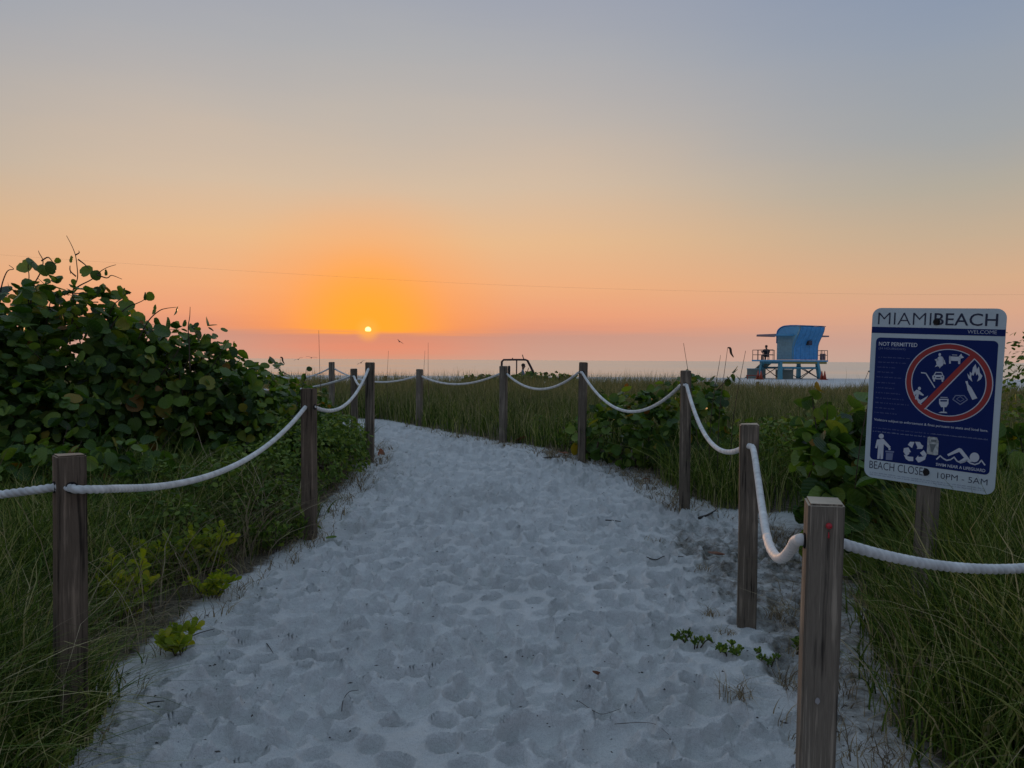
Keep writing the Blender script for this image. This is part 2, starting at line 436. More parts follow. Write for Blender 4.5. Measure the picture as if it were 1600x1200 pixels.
def make_ground():
    xf = np.arange(-2.7, 2.7001, .0125)
    g = np.cumsum(.02 * 1.09 ** np.arange(1, 110)); g = g[g < 2500]
    xs = np.concatenate([-2.7 - g[::-1], xf, 2.7 + g])
    ys = [2.3]
    while ys[-1] < 15.5:
        ys.append(ys[-1] + max(.0105, .0038 * ys[-1]))
    while ys[-1] < 140:
        ys.append(ys[-1] + .016 * ys[-1])
    back = 2.3 - np.cumsum(.05 * 1.16 ** np.arange(0, 42))
    ys = np.concatenate([back[back > -300][::-1], ys, [180, 260, 400]])
    X, Y = np.meshgrid(xs, ys)
    SD = path_sd(X, Y)
    Z = G(X, Y, SD)
    # trampled sand: soft hummocks, then many footprints pressed one over another
    inside = smoothstep(.12, -.25, SD) * smoothstep(30, 14, Y)
    Z = Z + inside * (.030 * fbm(X * 2.6, Y * 2.6, 3) + .022 * fbm(X * 7, Y * 7, 3))
    Z = Z + smoothstep(-.1, .2, SD) * smoothstep(18, 10, Y) * .05 * fbm(X * 3.5, Y * 3.5, 4)
    r = np.random.default_rng(5)
    pit = np.zeros_like(Z); tread = np.zeros_like(Z)
    count = 0
    cells = {}
    tries = 0
    cand = np.stack([r.uniform(-2.4, 2.2, 70000), 2.0 + 13 * r.random(70000) ** 1.15], -1)
    cand = cand[path_sd(cand[:, 0], cand[:, 1]) < -.03]
    cmd = .082 + .065 * vnoise(cand[:, 0] * 1.7, cand[:, 1] * 1.7)
    for (cx, cy), md in zip(cand.tolist(), cmd.tolist()):
        if count >= 3700: break
        kx, ky = math.floor(cx / .15), math.floor(cy / .15)
        if any((cx - px_) ** 2 + (cy - py_) ** 2 < md * md for i_ in (-1, 0, 1) for j_ in (-1, 0, 1) for px_, py_ in cells.get((kx + i_, ky + j_), ())): continue
        cells.setdefault((kx, ky), []).append((cx, cy))
        count += 1
        a = r.normal(0, .6) + (math.pi if r.random() < .5 else 0) + (0 if cy < 8 else .6)
        kind = r.random()
        if kind < .45: ln, wd, dp = r.uniform(.065, .105), r.uniform(.042, .062), r.uniform(.017, .036)
        elif kind < .9: ln, wd, dp = r.uniform(.042, .070), r.uniform(.046, .080), r.uniform(.018, .038)
        else: ln, wd, dp = r.uniform(.08, .13), r.uniform(.08, .13), r.uniform(.025, .045)
        ln *= 1.12; wd *= 1.12
        ext = max(ln, wd) * 1.5
        i0, i1 = np.searchsorted(xs, (cx - ext, cx + ext)); j0, j1 = np.searchsorted(ys, (cy - ext, cy + ext))
        if i1 - i0 < 3 or j1 - j0 < 3: continue
        x = X[j0:j1, i0:i1] - cx; y = Y[j0:j1, i0:i1] - cy
        u = x * math.cos(a) + y * math.sin(a); v = -x * math.sin(a) + y * math.cos(a)
        wob = .45 * (vnoise(x * 13 + 13.7 * count, y * 13 + 3) - .5) + .22 * (vnoise(x * 38 + count, y * 38) - .5)
        q2 = (u / wd) ** 2 + (v / ln) ** 2 + wob
        prof = np.where(q2 < 1, 1 - np.maximum(q2, 0) ** 1.35, 0)
        bowl = -dp * prof * (1 + .35 * v / ln * (1 if r.random() < .5 else -1))
        rim = .34 * dp * np.exp(-((np.sqrt(np.maximum(q2, 0)) - 1.12) / .16) ** 2) * (.3 + vnoise(x * 12 + 3 * count, y * 12))
        old = pit[j0:j1, i0:i1]
        pit[j0:j1, i0:i1] = np.where(q2 < 1, np.minimum(old * (1 - .8 * prof), bowl), old + rim * (old > -.012))
        if r.random() < .16 and cy < 7 and kind < .5:
            tread[j0:j1, i0:i1] = np.where(q2 < .7, .0028 * np.sin(v * 260 + 2 * np.abs(u) * 60), tread[j0:j1, i0:i1])
    # blunt the thin spikes left between three prints, keep the ridges between two
    for _ in range(3):
        m_ = pit.copy()
        m_[1:-1, 1:-1] = np.minimum(pit[1:-1, 1:-1], np.maximum(np.maximum((pit[:-2, 1:-1] + pit[2:, 1:-1]) / 2, (pit[1:-1, :-2] + pit[1:-1, 2:]) / 2), np.maximum((pit[:-2, :-2] + pit[2:, 2:]) / 2, (pit[:-2, 2:] + pit[2:, :-2]) / 2)) + .0012)
        pit = m_
    Z = Z + inside * (pit * 2.1 + tread)
    Z = Z + inside * (.010 * fbm(X * 18, Y * 18, 3))
    Z = Z + inside * .004 * fbm(X * 32, Y * 32, 2)
    ny, nx = X.shape
    idx = np.arange(ny * nx).reshape(ny, nx)
    quads = np.stack([idx[:-1, :-1], idx[:-1, 1:], idx[1:, 1:], idx[1:, :-1]], -1).reshape(-1, 4)
    edge = SD + .16 * fbm(X * 2.2, Y * 2.2, 3)
    lit = smoothstep(-.06, .30, edge) * (1 - smoothstep(26, 32, Y))
    # thin scatter of plant litter on the sand between the two nearest right-hand posts
    lit = np.maximum(lit, .55 * smoothstep(.95, 1.5, X + .35 * fbm(X * 3, Y * 3, 3)) * smoothstep(2.2, 3.2, Y) * smoothstep(8, 6, Y))
    ctr = ((SD[:-1, :-1] + SD[1:, 1:]) / 2).ravel()
    V = np.stack([X, Y, Z], -1).reshape(-1, 3); lit = lit.ravel()
    def part(name, sel):
        q = quads[sel]; used = np.unique(q)
        re = np.zeros(len(V), np.int32); re[used] = np.arange(len(used))
        me = np_mesh(name, V[used], re[q])
        at_ = me.attributes.new('litter', 'FLOAT', 'POINT'); at_.data.foreach_set('value', lit[used].astype(np.float32))
        return me
    return part('sand_path', ctr < 0), part('dune_ground', ctr >= 0)

def sand_mat():
    m, nt, N, L, bs = nodemat('pale_sand')
    tc = N.new('ShaderNodeTexCoord')
    big = noise_node(N, L, 1.1, 4, tc.outputs['Object'])
    fine = noise_node(N, L, 260, 3, tc.outputs['Object'], .7)
    med = noise_node(N, L, 38, 4, tc.outputs['Object'], .6)
    sand = ramp_node(N, L, big.outputs[0], [(.3, (.55, .535, .51)), (.55, (.66, .645, .62)), (.75, (.59, .56, .53))])
    grain = ramp_node(N, L, fine.outputs[0], [(.25, (.66, .66, .67)), (.5, (1, 1, 1)), (.8, (1.16, 1.15, 1.13))])
    mx = N.new('ShaderNodeMix'); mx.data_type = 'RGBA'; mx.blend_type = 'MULTIPLY'; mx.inputs[0].default_value = .95
    L.new(sand, mx.inputs[6]); L.new(grain, mx.inputs[7])
    # dark specks
    vo = N.new('ShaderNodeTexVoronoi'); vo.inputs['Scale'].default_value = 26; L.new(tc.outputs['Object'], vo.inputs['Vector'])
    sp = N.new('ShaderNodeMath'); sp.operation = 'LESS_THAN'; sp.inputs[1].default_value = .10; L.new(vo.outputs['Distance'], sp.inputs[0])
    sel = N.new('ShaderNodeSeparateColor'); L.new(vo.outputs['Color'], sel.inputs[0])
    pick = N.new('ShaderNodeMath'); pick.operation = 'GREATER_THAN'; pick.inputs[1].default_value = .90; L.new(sel.outputs[0], pick.inputs[0])
    both = N.new('ShaderNodeMath'); both.operation = 'MULTIPLY'; L.new(sp.outputs[0], both.inputs[0]); L.new(pick.outputs[0], both.inputs[1])
    m2 = N.new('ShaderNodeMix'); m2.data_type = 'RGBA'; L.new(both.outputs[0], m2.inputs[0]); L.new(mx.outputs[2], m2.inputs[6]); m2.inputs[7].default_value = (.10, .085, .07, 1)
    # plant litter
    at_ = N.new('ShaderNodeAttribute'); at_.attribute_name = 'litter'
    litn = noise_node(N, L, 9, 5, tc.outputs['Object'], .7)
    s = N.new('ShaderNodeMath'); s.operation = 'ADD'; L.new(at_.outputs['Fac'], s.inputs[0]); L.new(litn.outputs[0], s.inputs[1])
    f = N.new('ShaderNodeMapRange'); f.interpolation_type = 'SMOOTHSTEP'; L.new(s.outputs[0], f.inputs[0]); f.inputs[1].default_value = .82; f.inputs[2].default_value = 1.25
    lc = ramp_node(N, L, med.outputs[0], [(.3, (.055, .045, .033)), (.5, (.13, .105, .075)), (.72, (.26, .215, .155))])
    m3 = N.new('ShaderNodeMix'); m3.data_type = 'RGBA'; L.new(f.outputs[0], m3.inputs[0]); L.new(m2.outputs[2], m3.inputs[6]); L.new(lc, m3.inputs[7])
    L.new(m3.outputs[2], bs.inputs['Base Color'])
    bs.inputs['Roughness'].default_value = .95; bs.inputs['Specular IOR Level'].default_value = .1
    ad = N.new('ShaderNodeMath'); ad.operation = 'MULTIPLY_ADD'; L.new(fine.outputs[0], ad.inputs[0]); ad.inputs[1].default_value = .25; L.new(med.outputs[0], ad.inputs[2])
    bump_node(N, L, ad.outputs[0], 1.0, .016, bs)
    return m
M['sand'] = sand_mat()
_p, _g = make_ground()
path = tag(obj('sand_path', _p, M['sand']), 'pale trampled sand path full of footprints', None, None, 'structure')
ground = tag(obj('dune_ground', _g, M['sand']), 'sandy dune ground and beach under the plants', None, None, 'structure')

def make_sea():
    m, nt, N, L, bs = nodemat('sea_water')
    tc = N.new('ShaderNodeTexCoord')
    mp = N.new('ShaderNodeMapping'); L.new(tc.outputs['Object'], mp.inputs[0]); mp.inputs['Scale'].default_value = (.02, .09, 1)
    w1 = noise_node(N, L, 1.0, 7, mp.outputs[0], .65)
    mp2 = N.new('ShaderNodeMapping'); L.new(tc.outputs['Object'], mp2.inputs[0]); mp2.inputs['Scale'].default_value = (.0012, .006, 1)
    w2 = noise_node(N, L, 1.0, 4, mp2.outputs[0], .6)
    # the swell runs in towards the shore: facet slopes from two scales of noise
    s1 = N.new('ShaderNodeMath'); s1.operation = 'MULTIPLY_ADD'; L.new(w1.outputs[0], s1.inputs[0]); s1.inputs[1].default_value = -.10; s1.inputs[2].default_value = -.005
    s2 = N.new('ShaderNodeMath'); s2.operation = 'MULTIPLY_ADD'; L.new(w2.outputs[0], s2.inputs[0]); s2.inputs[1].default_value = -.05; L.new(s1.outputs[0], s2.inputs[2])
    sx = N.new('ShaderNodeSeparateColor'); L.new(w1.outputs['Color'], sx.inputs[0])
    s3 = N.new('ShaderNodeMath'); s3.operation = 'MULTIPLY_ADD'; L.new(sx.outputs[1], s3.inputs[0]); s3.inputs[1].default_value = .2; s3.inputs[2].default_value = -.1
    cb = N.new('ShaderNodeCombineXYZ'); L.new(s3.outputs[0], cb.inputs[0]); L.new(s2.outputs[0], cb.inputs[1]); cb.inputs[2].default_value = 1
    nn = N.new('ShaderNodeVectorMath'); nn.operation = 'NORMALIZE'; L.new(cb.outputs[0], nn.inputs[0])
    L.new(nn.outputs[0], bs.inputs['Normal'])
    bs.inputs['Base Color'].default_value = (.60, .54, .50, 1)  # pale base colour stands in for the airlight of haze over distant water
    bs.inputs['Roughness'].default_value = .18
    bs.inputs['IOR'].default_value = 1.7
    W = 30000.0
    # rows get longer with distance
    ys = [66.0]
    while ys[-1] < 60000: ys.append(ys[-1] * 1.6)
    v, q = [], []
    for y in ys:
        v += [(-W, y, -.6), (W, y, -.6)]
    for i in range(len(ys) - 1):
        q.append((2 * i, 2 * i + 1, 2 * i + 3, 2 * i + 2))
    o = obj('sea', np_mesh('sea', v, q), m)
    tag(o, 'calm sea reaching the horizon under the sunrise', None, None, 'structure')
make_sea()

# ------------------------------------------------------------------ fence posts
WP = .10
#  key: px column, depth, top z, yaw in degrees, material, label
POSTS = {
 'L1': (105, 2.95, 1.126, 40, 'post_red', 'brown square wooden post nearest on the left edge, showing two faces'),
 'L2': (482, 6.15, 1.262, -14, 'post_red', 'second wooden post along the left of the path, beside the light green shrub'),
 'L3': (577, 9.4, 1.462, 0, 'post', 'tall wooden post below the rising sun on the left of the path'),
 'L4': (553.5, 11.3, 1.358, 8, 'post', 'wooden post just left of and behind the tall post below the sun'),
 'L5': (518, 15.0, 1.437, 0, 'post_grey', 'slim distant post among bushes, left of the pair below the sun'),
 'L6': (397.5, 16.0, 1.425, 0, 'post_grey', 'tiny post top peeking over the bushes at the edge of the big bush'),
 'R1': (1284, 2.2, 1.103, -14, 'post_grey', 'large grained wooden post nearest on the right with a red pin'),
 'R2': (1172, 4.3, 1.150, -14, 'post', 'wooden post with a rope hanging steeply from its front hole'),
 'R3': (1073, 7.15, 1.413, -10, 'post', 'tall wooden post right of the path, third from the right edge'),
 'R4': (910.5, 9.6, 1.478, -14, 'post', 'tall wooden post right of the roll cage, where the path curves'),
 'R5': (786.5, 11.3, 1.410, -20, 'post_grey', 'wooden post directly below the left end of the roll cage'),
 'R6': (654.5, 13.5, 1.330, -16, 'post_grey', 'short wooden post alone at the far end of the path'),
 'R0': (None, (2.75, 2.95), 1.10, 20, 'post', 'wooden rope post outside the right edge behind the tall grass'),
 'L0': (None, (-4.3, 3.1), 1.12, 10, 'post', 'wooden rope post outside the left edge among grass'),
 'L7': (None, (-5.1, 12.5), 1.38, 0, 'post', 'wooden rope post hidden behind the big round leaved bush'),
}
PX = {}
def make_post(key):
    px, Y, top, yaw, mk, label = POSTS[key]
    if px is None:
        x, y = Y
    else:
        p = at(px, 562, Y); x, y = p.x, p.y
    gz = g1(x, y)
    base = gz - .12
    H = top - base
    t = thing('rope_post', label, 'post', (x, y, base), (R(random.uniform(-.7, .7)), R(random.uniform(-.7, .7)), R(yaw)), 'wooden posts of the rope fence')
    bm = bmesh.new()
    bmesh.ops.create_cube(bm, size=1)
    w = WP * random.uniform(.97, 1.03)
    for v in bm.verts:
        v.co = Vector((v.co.x * w, v.co.y * w, (v.co.z + .5) * H + (random.uniform(-.004, .004) if v.co.z > 0 else 0)))
    bmesh.ops.bevel(bm, geom=list(bm.edges), offset=.006, segments=2, affect='EDGES')
    cuts = [H * k / 14 for k in range(1, 14)]
    for c in cuts:
        bmesh.ops.bisect_plane(bm, geom=bm.verts[:] + bm.edges[:] + bm.faces[:], plane_co=(0, 0, c), plane_no=(0, 0, 1))
    ph = random.uniform(0, 9)
    for v in bm.verts:
        k = v.co.z
        s = 1 + .012 * math.sin(k * 5 + ph)
        v.co.x = v.co.x * s + .0025 * math.sin(k * 3.1 + ph); v.co.y = v.co.y * s + .0025 * math.cos(k * 2.3 + ph)
    o = bm_obj('shaft', bm, M[mk], t)
    PX[key] = dict(x=x, y=y, base=base, top=top, H=H, root=t, yaw=R(yaw), w=w)
    return t
for k in POSTS: make_post(k)

def hole_ring(key, hz, face):
    """dark mouth of the rope hole on one face: 'f','b','l','r' in the post's own frame"""
    p = PX[key]
    bm = bmesh.new()
    bmesh.ops.create_circle(bm, cap_ends=True, segments=18, radius=.0225)
    bmesh.ops.solidify(bm, geom=bm.faces[:], thickness=.004)
    rot = {'f': Euler((R(90), 0, 0)), 'b': Euler((R(-90), 0, 0)), 'l': Euler((0, R(-90), 0)), 'r': Euler((0, R(90), 0))}[face].to_matrix()
    n = {'f': Vector((0, -1, 0)), 'b': Vector((0, 1, 0)), 'l': Vector((-1, 0, 0)), 'r': Vector((1, 0, 0))}[face]
    for v in bm.verts:
        v.co = rot @ v.co + n * (p['w'] / 2 * 1.01 + .0015) + Vector((0, 0, hz - p['base']))
    bm_obj('rope_hole', bm, M['hole'], p['root'])
    return Vector((p['x'], p['y'], hz)) + Matrix.Rotation(p['yaw'], 3, 'Z') @ (n * (p['w'] / 2))

def rope_mesh(pts, r=.0145, step=.0034, pitch=.028, smooth_ranges=()):
    pts = np.asarray(pts, float)
    seg = np.linalg.norm(np.diff(pts, axis=0), axis=1)
    s = np.concatenate([[0], np.cumsum(seg)])
    d = np.linalg.norm(pts - np.array(CAM), axis=1)
    # sample density falls with distance from where one stands on the path
    out = [0.0]
    while out[-1] < s[-1]:
        dd = np.interp(out[-1], s, d)
        out.append(out[-1] + step * max(1, dd / 3.2))
    out = np.array(out[:-1] + [s[-1]])
    P = np.stack([np.interp(out, s, pts[:, k]) for k in range(3)], -1)
    n = len(P)
    t = np.gradient(P, axis=0); t /= np.linalg.norm(t, axis=1)[:, None] + 1e-9
    up = np.array([.05, .02, 1.0])
    A = np.cross(t, up); A /= np.linalg.norm(A, axis=1)[:, None] + 1e-9
    for i in range(1, n):
        if np.dot(A[i], A[i - 1]) < 0: A[i] = -A[i]
    B = np.cross(t, A)
    K = 18
    th = np.linspace(0, 2 * np.pi, K, endpoint=False)[None]
    tw = 2 * np.pi * out[:, None] / (pitch * 3) * 3
    lobes = .84 + .30 * np.abs(np.cos(1.5 * th - .5 * tw)) ** .7
    for a, b in smooth_ranges:
        f = (smoothstep(a - .03, a + .03, out) * smoothstep(b + .03, b - .03, out))[:, None]
        lobes = lobes * (1 - f) + f * (1.12 + .03 * np.sin(out * 90)[:, None] * np.sin(th * 2))
    rr = r * lobes
    V = P[:, None] + rr[..., None] * (A[:, None] * np.cos(th)[..., None] + B[:, None] * np.sin(th)[..., None])
    i = np.arange(n - 1)[:, None] * K; j = np.arange(K)[None]; k = (j + 1) % K
    q = np.stack([i + j, i + k, i + K + k, i + K + j], -1).reshape(-1, 4)
    V = np.vstack([V.reshape(-1, 3), P[:1], P[-1:]])
    jj = np.arange(K); kk = (jj + 1) % K
    tr = np.vstack([np.stack([kk, jj, np.full(K, n * K)], -1), np.stack([(n - 1) * K + jj, (n - 1) * K + kk, np.full(K, n * K + 1)], -1)])
    return np_mesh('rope', V, q, tr)
def span(a, b, sag, n=40, pw=2.0):
    a = np.array(a); b = np.array(b)
    t = np.linspace(0, 1, n)[:, None]
    p = a * (1 - t) + b * t
    p[:, 2] -= (4 * sag * t * (1 - t))[:, 0]
    return p

HZ = {'L0': 1.0, 'L1': 1.003, 'L2': 1.115, 'L3': 1.385, 'L4': 1.245, 'L7': 1.25, 'R0': .98, 'R1': .985, 'R2': 1.030, 'R3': 1.278, 'R4': 1.352, 'R5': 1.30, 'R6': 1.207, 'L5': 1.31, 'L6': 1.33}
def rope_through(spec, name, label, extra=None):
    pts = []
    for a, b, fa, fb, sag in spec:
        pa = hole_ring(a, HZ[a], fa); pb = hole_ring(b, HZ[b], fb)
        if extra and (a, b) in extra:
            pts += [np.array(pa)] + [np.array(q) for q in extra[(a, b)]] + [np.array(pb)]
        else:
            pts += list(span(pa, pb, sag))
    return obj(name, rope_mesh(np.array(pts)), M['rope'])
def smooth_pts(ctrl, n=14):
    """Catmull-Rom through the control points"""
    c = [np.array(p, float) for p in ctrl]; c = [2 * c[0] - c[1]] + c + [2 * c[-1] - c[-2]]
    out = []
    for i in range(1, len(c) - 2):
        for t in np.linspace(0, 1, n, endpoint=False):
            out.append(.5 * ((2 * c[i]) + (-c[i - 1] + c[i + 1]) * t + (2 * c[i - 1] - 5 * c[i] + 4 * c[i + 1] - c[i + 2]) * t * t + (-c[i - 1] + 3 * c[i] - 3 * c[i + 1] + c[i + 2]) * t ** 3))
    out.append(c[-2])
    return out
_l1 = np.array(Vector((PX['L1']['x'], PX['L1']['y'], HZ['L1'])) + Matrix.Rotation(PX['L1']['yaw'], 3, 'Z') @ Vector((0, -WP / 2, 0)))
_l2 = np.array(Vector((PX['L2']['x'], PX['L2']['y'], HZ['L2'])) + Matrix.Rotation(PX['L2']['yaw'], 3, 'Z') @ Vector((0, -WP / 2, 0)))
L1PATH = smooth_pts([_l1, _l1 + np.array([.030, -.018, -.003]), _l1 + np.array([.062, .012, -.008]), _l1 + np.array([.082, .075, -.018])] + list(span(_l1 + np.array([.085, .16, -.03]), _l2, .165, 12)), 6)[1:-1]
lrope = rope_through([('L0', 'L1', 'r', 'l', .10), ('L1', 'L2', 'f', 'f', .19), ('L2', 'L3', 'r', 'f', .20), ('L3', 'L4', 'b', 'f', .17), ('L4', 'L7', 'l', 'r', .24)],
                     'rope', 'rope', {('L1', 'L2'): L1PATH})
tag(lrope, 'white twisted rope strung along the posts on the left of the path', 'rope', 'white ropes of the fence')
r2f = hole_ring('R2', HZ['R2'], 'f'); r1l = hole_ring('R1', HZ['R1'], 'l')
drop = smooth_pts([r2f, at(1177, 702, 4.16), at(1184, 745, 3.75), at(1191, 795, 3.3), at(1200, 845, 2.9), at(1212, 869, 2.66), at(1224, 871, 2.5), at(1236, 858, 2.4), at(1243, 846, 2.33), at(1251, 843, 2.27), r1l])[1:-1]
rrope = rope_through([('L6', 'L5', 'r', 'l', .22), ('L5', 'R6', 'r', 'l', .175), ('R6', 'R5', 'r', 'l', .15), ('R5', 'R4', 'r', 'l', .22), ('R4', 'R3', 'f', 'l', .36), ('R3', 'R2', 'f', 'b', .25), ('R2', 'R1', 'f', 'l', 0), ('R1', 'R0', 'r', 'l', .16)],
                     'rope', 'rope', {('R2', 'R1'): drop})
tag(rrope, 'white twisted rope strung along the posts on the right and far side of the path', 'rope', 'white ropes of the fence')
# tape wound round the low bend before the nearest right post
tp = [q for q in drop if q[1] < 2.95]
obj('tape_wrap', np_mesh('tape_wrap', *tube_np(tp, [.0168 + .001 * math.sin(i * 1.7) for i in range(len(tp))], 14)), M['tape'], rrope)
# small things on the nearest right post
r1 = PX['R1']
M['redpin'] = simple('red_plastic', (.45, .02, .03), .4)
M['whitemark'] = simple('white_paint_mark', (.34, .32, .31), .9)
bm = bmesh.new(); bmesh.ops.create_uvsphere(bm, u_segments=12, v_segments=8, radius=.009, matrix=Matrix.Translation((.008, -WP / 2 - .004, r1['H'] - .060)))
bmesh.ops.create_cone(bm, cap_ends=True, segments=10, radius1=.003, radius2=.001, depth=.016, matrix=Matrix.Translation((.008, -WP / 2 - .003, r1['H'] - .086)))
bm_obj('push_pin', bm, M['redpin'], r1['root'], True)
bm = bmesh.new(); bmesh.ops.create_circle(bm, cap_ends=True, segments=14, radius=.007)
bmesh.ops.solidify(bm, geom=bm.faces[:], thickness=.002)
for v in bm.verts: v.co = Vector((v.co.x * random.uniform(.7, 1.1) - .008, -WP / 2 - .0035 + v.co.z * .5, v.co.y * random.uniform(.8, 1.5) + r1['H'] - .56))
bm_obj('paint_mark', bm, M['whitemark'], r1['root'])

# ------------------------------------------------------------------ beach rules sign
M['sign_white'] = simple('sign_white_paint', (.55, .64, .67), .45, .06, 6)
M['sign_navy'] = simple('sign_navy_paint', (.004, .019, .125), .6, .06, 6, spec=.2)
M['sign_red'] = simple('sign_red_paint', (.36, .030, .030), .45, .06, 6)
M['print_white'] = simple('print_white', (.58, .62, .68), .5, .05, 20)
M['print_dim'] = simple('print_faint_blue', (.075, .10, .24), .5, .1, 30)
M['print_dark'] = simple('print_dark_blue', (.012, .022, .060), .5, .05, 20)
M['print_mid'] = simple('print_grey_blue', (.18, .22, .36), .5, .05, 20)
M['bolt'] = simple('dark_bolt', (.015, .012, .012), .5, .2, 30, metallic=.5)
M['sticker'] = simple('scuffed_sticker', (.45, .48, .47), .6, .35, 60)
SIGN_C = Vector((2.1457, 3.928, 1.3196))
SIGN_R = Matrix.Rotation(-.7676, 3, 'Z') @ Matrix.Rotation(.049, 3, 'X') @ Matrix.Rotation(.048, 3, 'Y')
SW, SH = .6165, .914
def make_sign():
    down = 1.45
    org = SIGN_C - SIGN_R @ Vector((0, 0, down))
    t = thing('beach_sign', 'white and navy beach rules sign with red prohibition circle, on a wooden post', 'sign', org, SIGN_R.to_euler())
    nrm = SIGN_R @ Vector((0, -1, 0))
    def S(px, py):
        d = ray(px, py)
        k = (SIGN_C - CAM).dot(nrm) / d.dot(nrm)
        l = SIGN_R.transposed() @ (CAM + d * k - SIGN_C)
        return (l.x, l.z + down)
    def plate(name, outline, y, thick, mat, parent):
        """flat outline (x,z) -> solid plate whose front is at y"""
        pts = [Vector((x, z, 0)) for x, z in outline]
        tris = tessellate_polygon([pts])
        n = len(pts)
        v = [(x, y, z) for x, z in outline] + [(x, y + thick, z) for x, z in outline]
        f = [tuple(q) for q in tris] + [tuple(n + i for i in reversed(q)) for q in tris] + [(i, (i + 1) % n, n + (i + 1) % n, n + i) for i in range(n)]
        me = bpy.data.meshes.new(name); me.from_pydata(v, [], f)
        bm = bmesh.new(); bm.from_mesh(me); bmesh.ops.recalc_face_normals(bm, faces=bm.faces); bm.to_mesh(me); bm.free()
        return obj(name, me, mat, parent)
    def rrect(x0, z0, x1, z1, r, k=6):
        o = []
        for cx, cz, a0 in ((x1 - r, z1 - r, 0), (x0 + r, z1 - r, 90), (x0 + r, z0 + r, 180), (x1 - r, z0 + r, 270)):
            o += [(cx + r * math.cos(R(a0 + 90 * i / k)), cz + r * math.sin(R(a0 + 90 * i / k))) for i in range(k + 1)]
        return o
    z0, z1 = down - SH / 2, down + SH / 2
    panel = plate('sign_panel', rrect(-SW / 2, z0, SW / 2, z1, .045), -.002, .004, M['sign_white'], t)
    F = -.0028
    # stripe and main field
    _, sa = S(1364, 510.5); _, sb = S(1364, 520)
    plate('stripe', [(-SW / 2 + .001, sb), (SW / 2 - .001, sb), (SW / 2 - .001, sa), (-SW / 2 + .001, sa)], F, .0007, M['sign_navy'], panel)
    fx0, fz1 = S(1369.5, 527); fx1, _ = S(1560.5, 533); _, fz0 = S(1358, 717)
    plate('navy_field', rrect(fx0, fz0, fx1, fz1, .022), F, .0007, M['sign_navy'], panel)
    def text(name, body, bl, tr, mat, y, off=0.0, br=None):
        cu = bpy.data.curves.new(name, 'FONT'); cu.body = body; cu.size = 1; cu.offset = off; cu.resolution_u = 3
        ob = bpy.data.objects.new(name, cu); C.objects.link(ob)
        bpy.context.view_layer.update()
        me = bpy.data.meshes.new_from_object(ob.evaluated_get(bpy.context.evaluated_depsgraph_get()))
        bpy.data.objects.remove(ob); bpy.data.curves.remove(cu)
        co = np.zeros(len(me.vertices) * 3, np.float32); me.vertices.foreach_get('co', co); co = co.reshape(-1, 3)
        a = S(*bl); b = S(*tr)
        lo, hi = co.min(0), co.max(0)
        n = np.zeros_like(co)
        n[:, 0] = a[0] + (co[:, 0] - lo[0]) / (hi[0] - lo[0]) * (b[0] - a[0])
        n[:, 2] = a[1] + (co[:, 1] - lo[1]) / (hi[1] - lo[1]) * (b[1] - a[1])
        n[:, 1] = y
        me.vertices.foreach_set('co', n.ravel()); me.update()
        me.materials.clear()
        return obj(name, me, mat, panel)
    text('lettering', 'MIAMI', (1372, 506.5), (1456, 489), M['print_dark'], F - .0003, -.014)
    text('lettering', 'BEACH', (1459.5, 508), (1560.5, 490), M['print_dark'], F - .0003, .004)
    text('lettering', 'WELCOME', (1512, 521), (1558, 516.5), M['print_white'], F - .0003, -.012)
    text('lettering', 'NOT PERMITTED', (1373.5, 540), (1434, 536), M['print_white'], F - .0003, .012)
    text('lettering', '(24 HOURS/DAY)', (1373, 546.5), (1415, 544), M['print_mid'], F - .0003, 0)
    text('lettering', 'BEACH CLOSED', (1358.6, 731), (1452.5, 732), M['print_dark'], F - .0003, -.006)
    text('lettering', '10PM - 5AM', (1464.5, 747), (1543.5, 749), M['print_dark'], F - .0003, -.006)
    text('lettering', 'SWIM NEAR A LIFEGUARD', (1462.5, 727.5), (1540, 733), M['print_white'], F - .0003, .014)
    text('lettering', 'Violators subject to enforcement & fines pursuant to state and local laws.', (1366, 658), (1544.5, 671), M['print_white'], F - .0003, .006)
    # lines of print too small to read: broken dashes
    def dashes(name, rows, mat, h, y):
        r = random.Random(4)
        v, f = [], []
        for (xa, za), (xb, zb) in rows:
            x = xa
            while x < xb - .004:
                w = r.uniform(.006, .022); e = min(xb, x + w)
                for k in range(int((e - x) / .0026)):
                    xx = x + k * .0026; hh = h * r.uniform(.55, 1.1); i = len(v)
                    v += [(xx, y, za), (xx + .0017, y, za), (xx + .0017, y, za + hh), (xx, y, za + hh)]; f.append((i, i + 1, i + 2, i + 3))
                x = e + .004
        return tag(obj(name, np_mesh(name, v, f, sm=False), mat, panel), kind='stuff')
    z8 = lambda x, y: (1360 + x / 7.5, 530 + y / 7.5)
    z5 = lambda x, y: (1345 + x / 7.111, 680 + y / 7.111)
    rows = [(S(*z8(95, 215)), S(*z8(480, 225))), (S(*z8(90, 272)), S(*z8(425, 285))), (S(*z8(85, 330)), S(*z8(298, 335))), (S(*z8(80, 387)), S(*z8(275, 395))),
            (S(*z8(75, 445)), S(*z8(385, 465))), (S(*z8(75, 510)), S(*z8(310, 522))), (S(*z8(70, 570)), S(*z8(305, 582))), (S(*z8(65, 628)), S(*z8(355, 645))),
            (S(*z8(65, 690)), S(*z8(400, 712))), (S(*z8(60, 745)), S(*z8(450, 778))), (S(*z8(55, 805)), S(*z8(290, 825))), (S(*z8(50, 860)), S(*z8(315, 880)))]
    dashes('small_print', rows, M['print_dim'], .0065, F - .0003)
    dashes('small_print', [(S(*z8(35, 1040)), S(*z8(1380, 1180)))], M['print_dim'], .006, F - .0003)
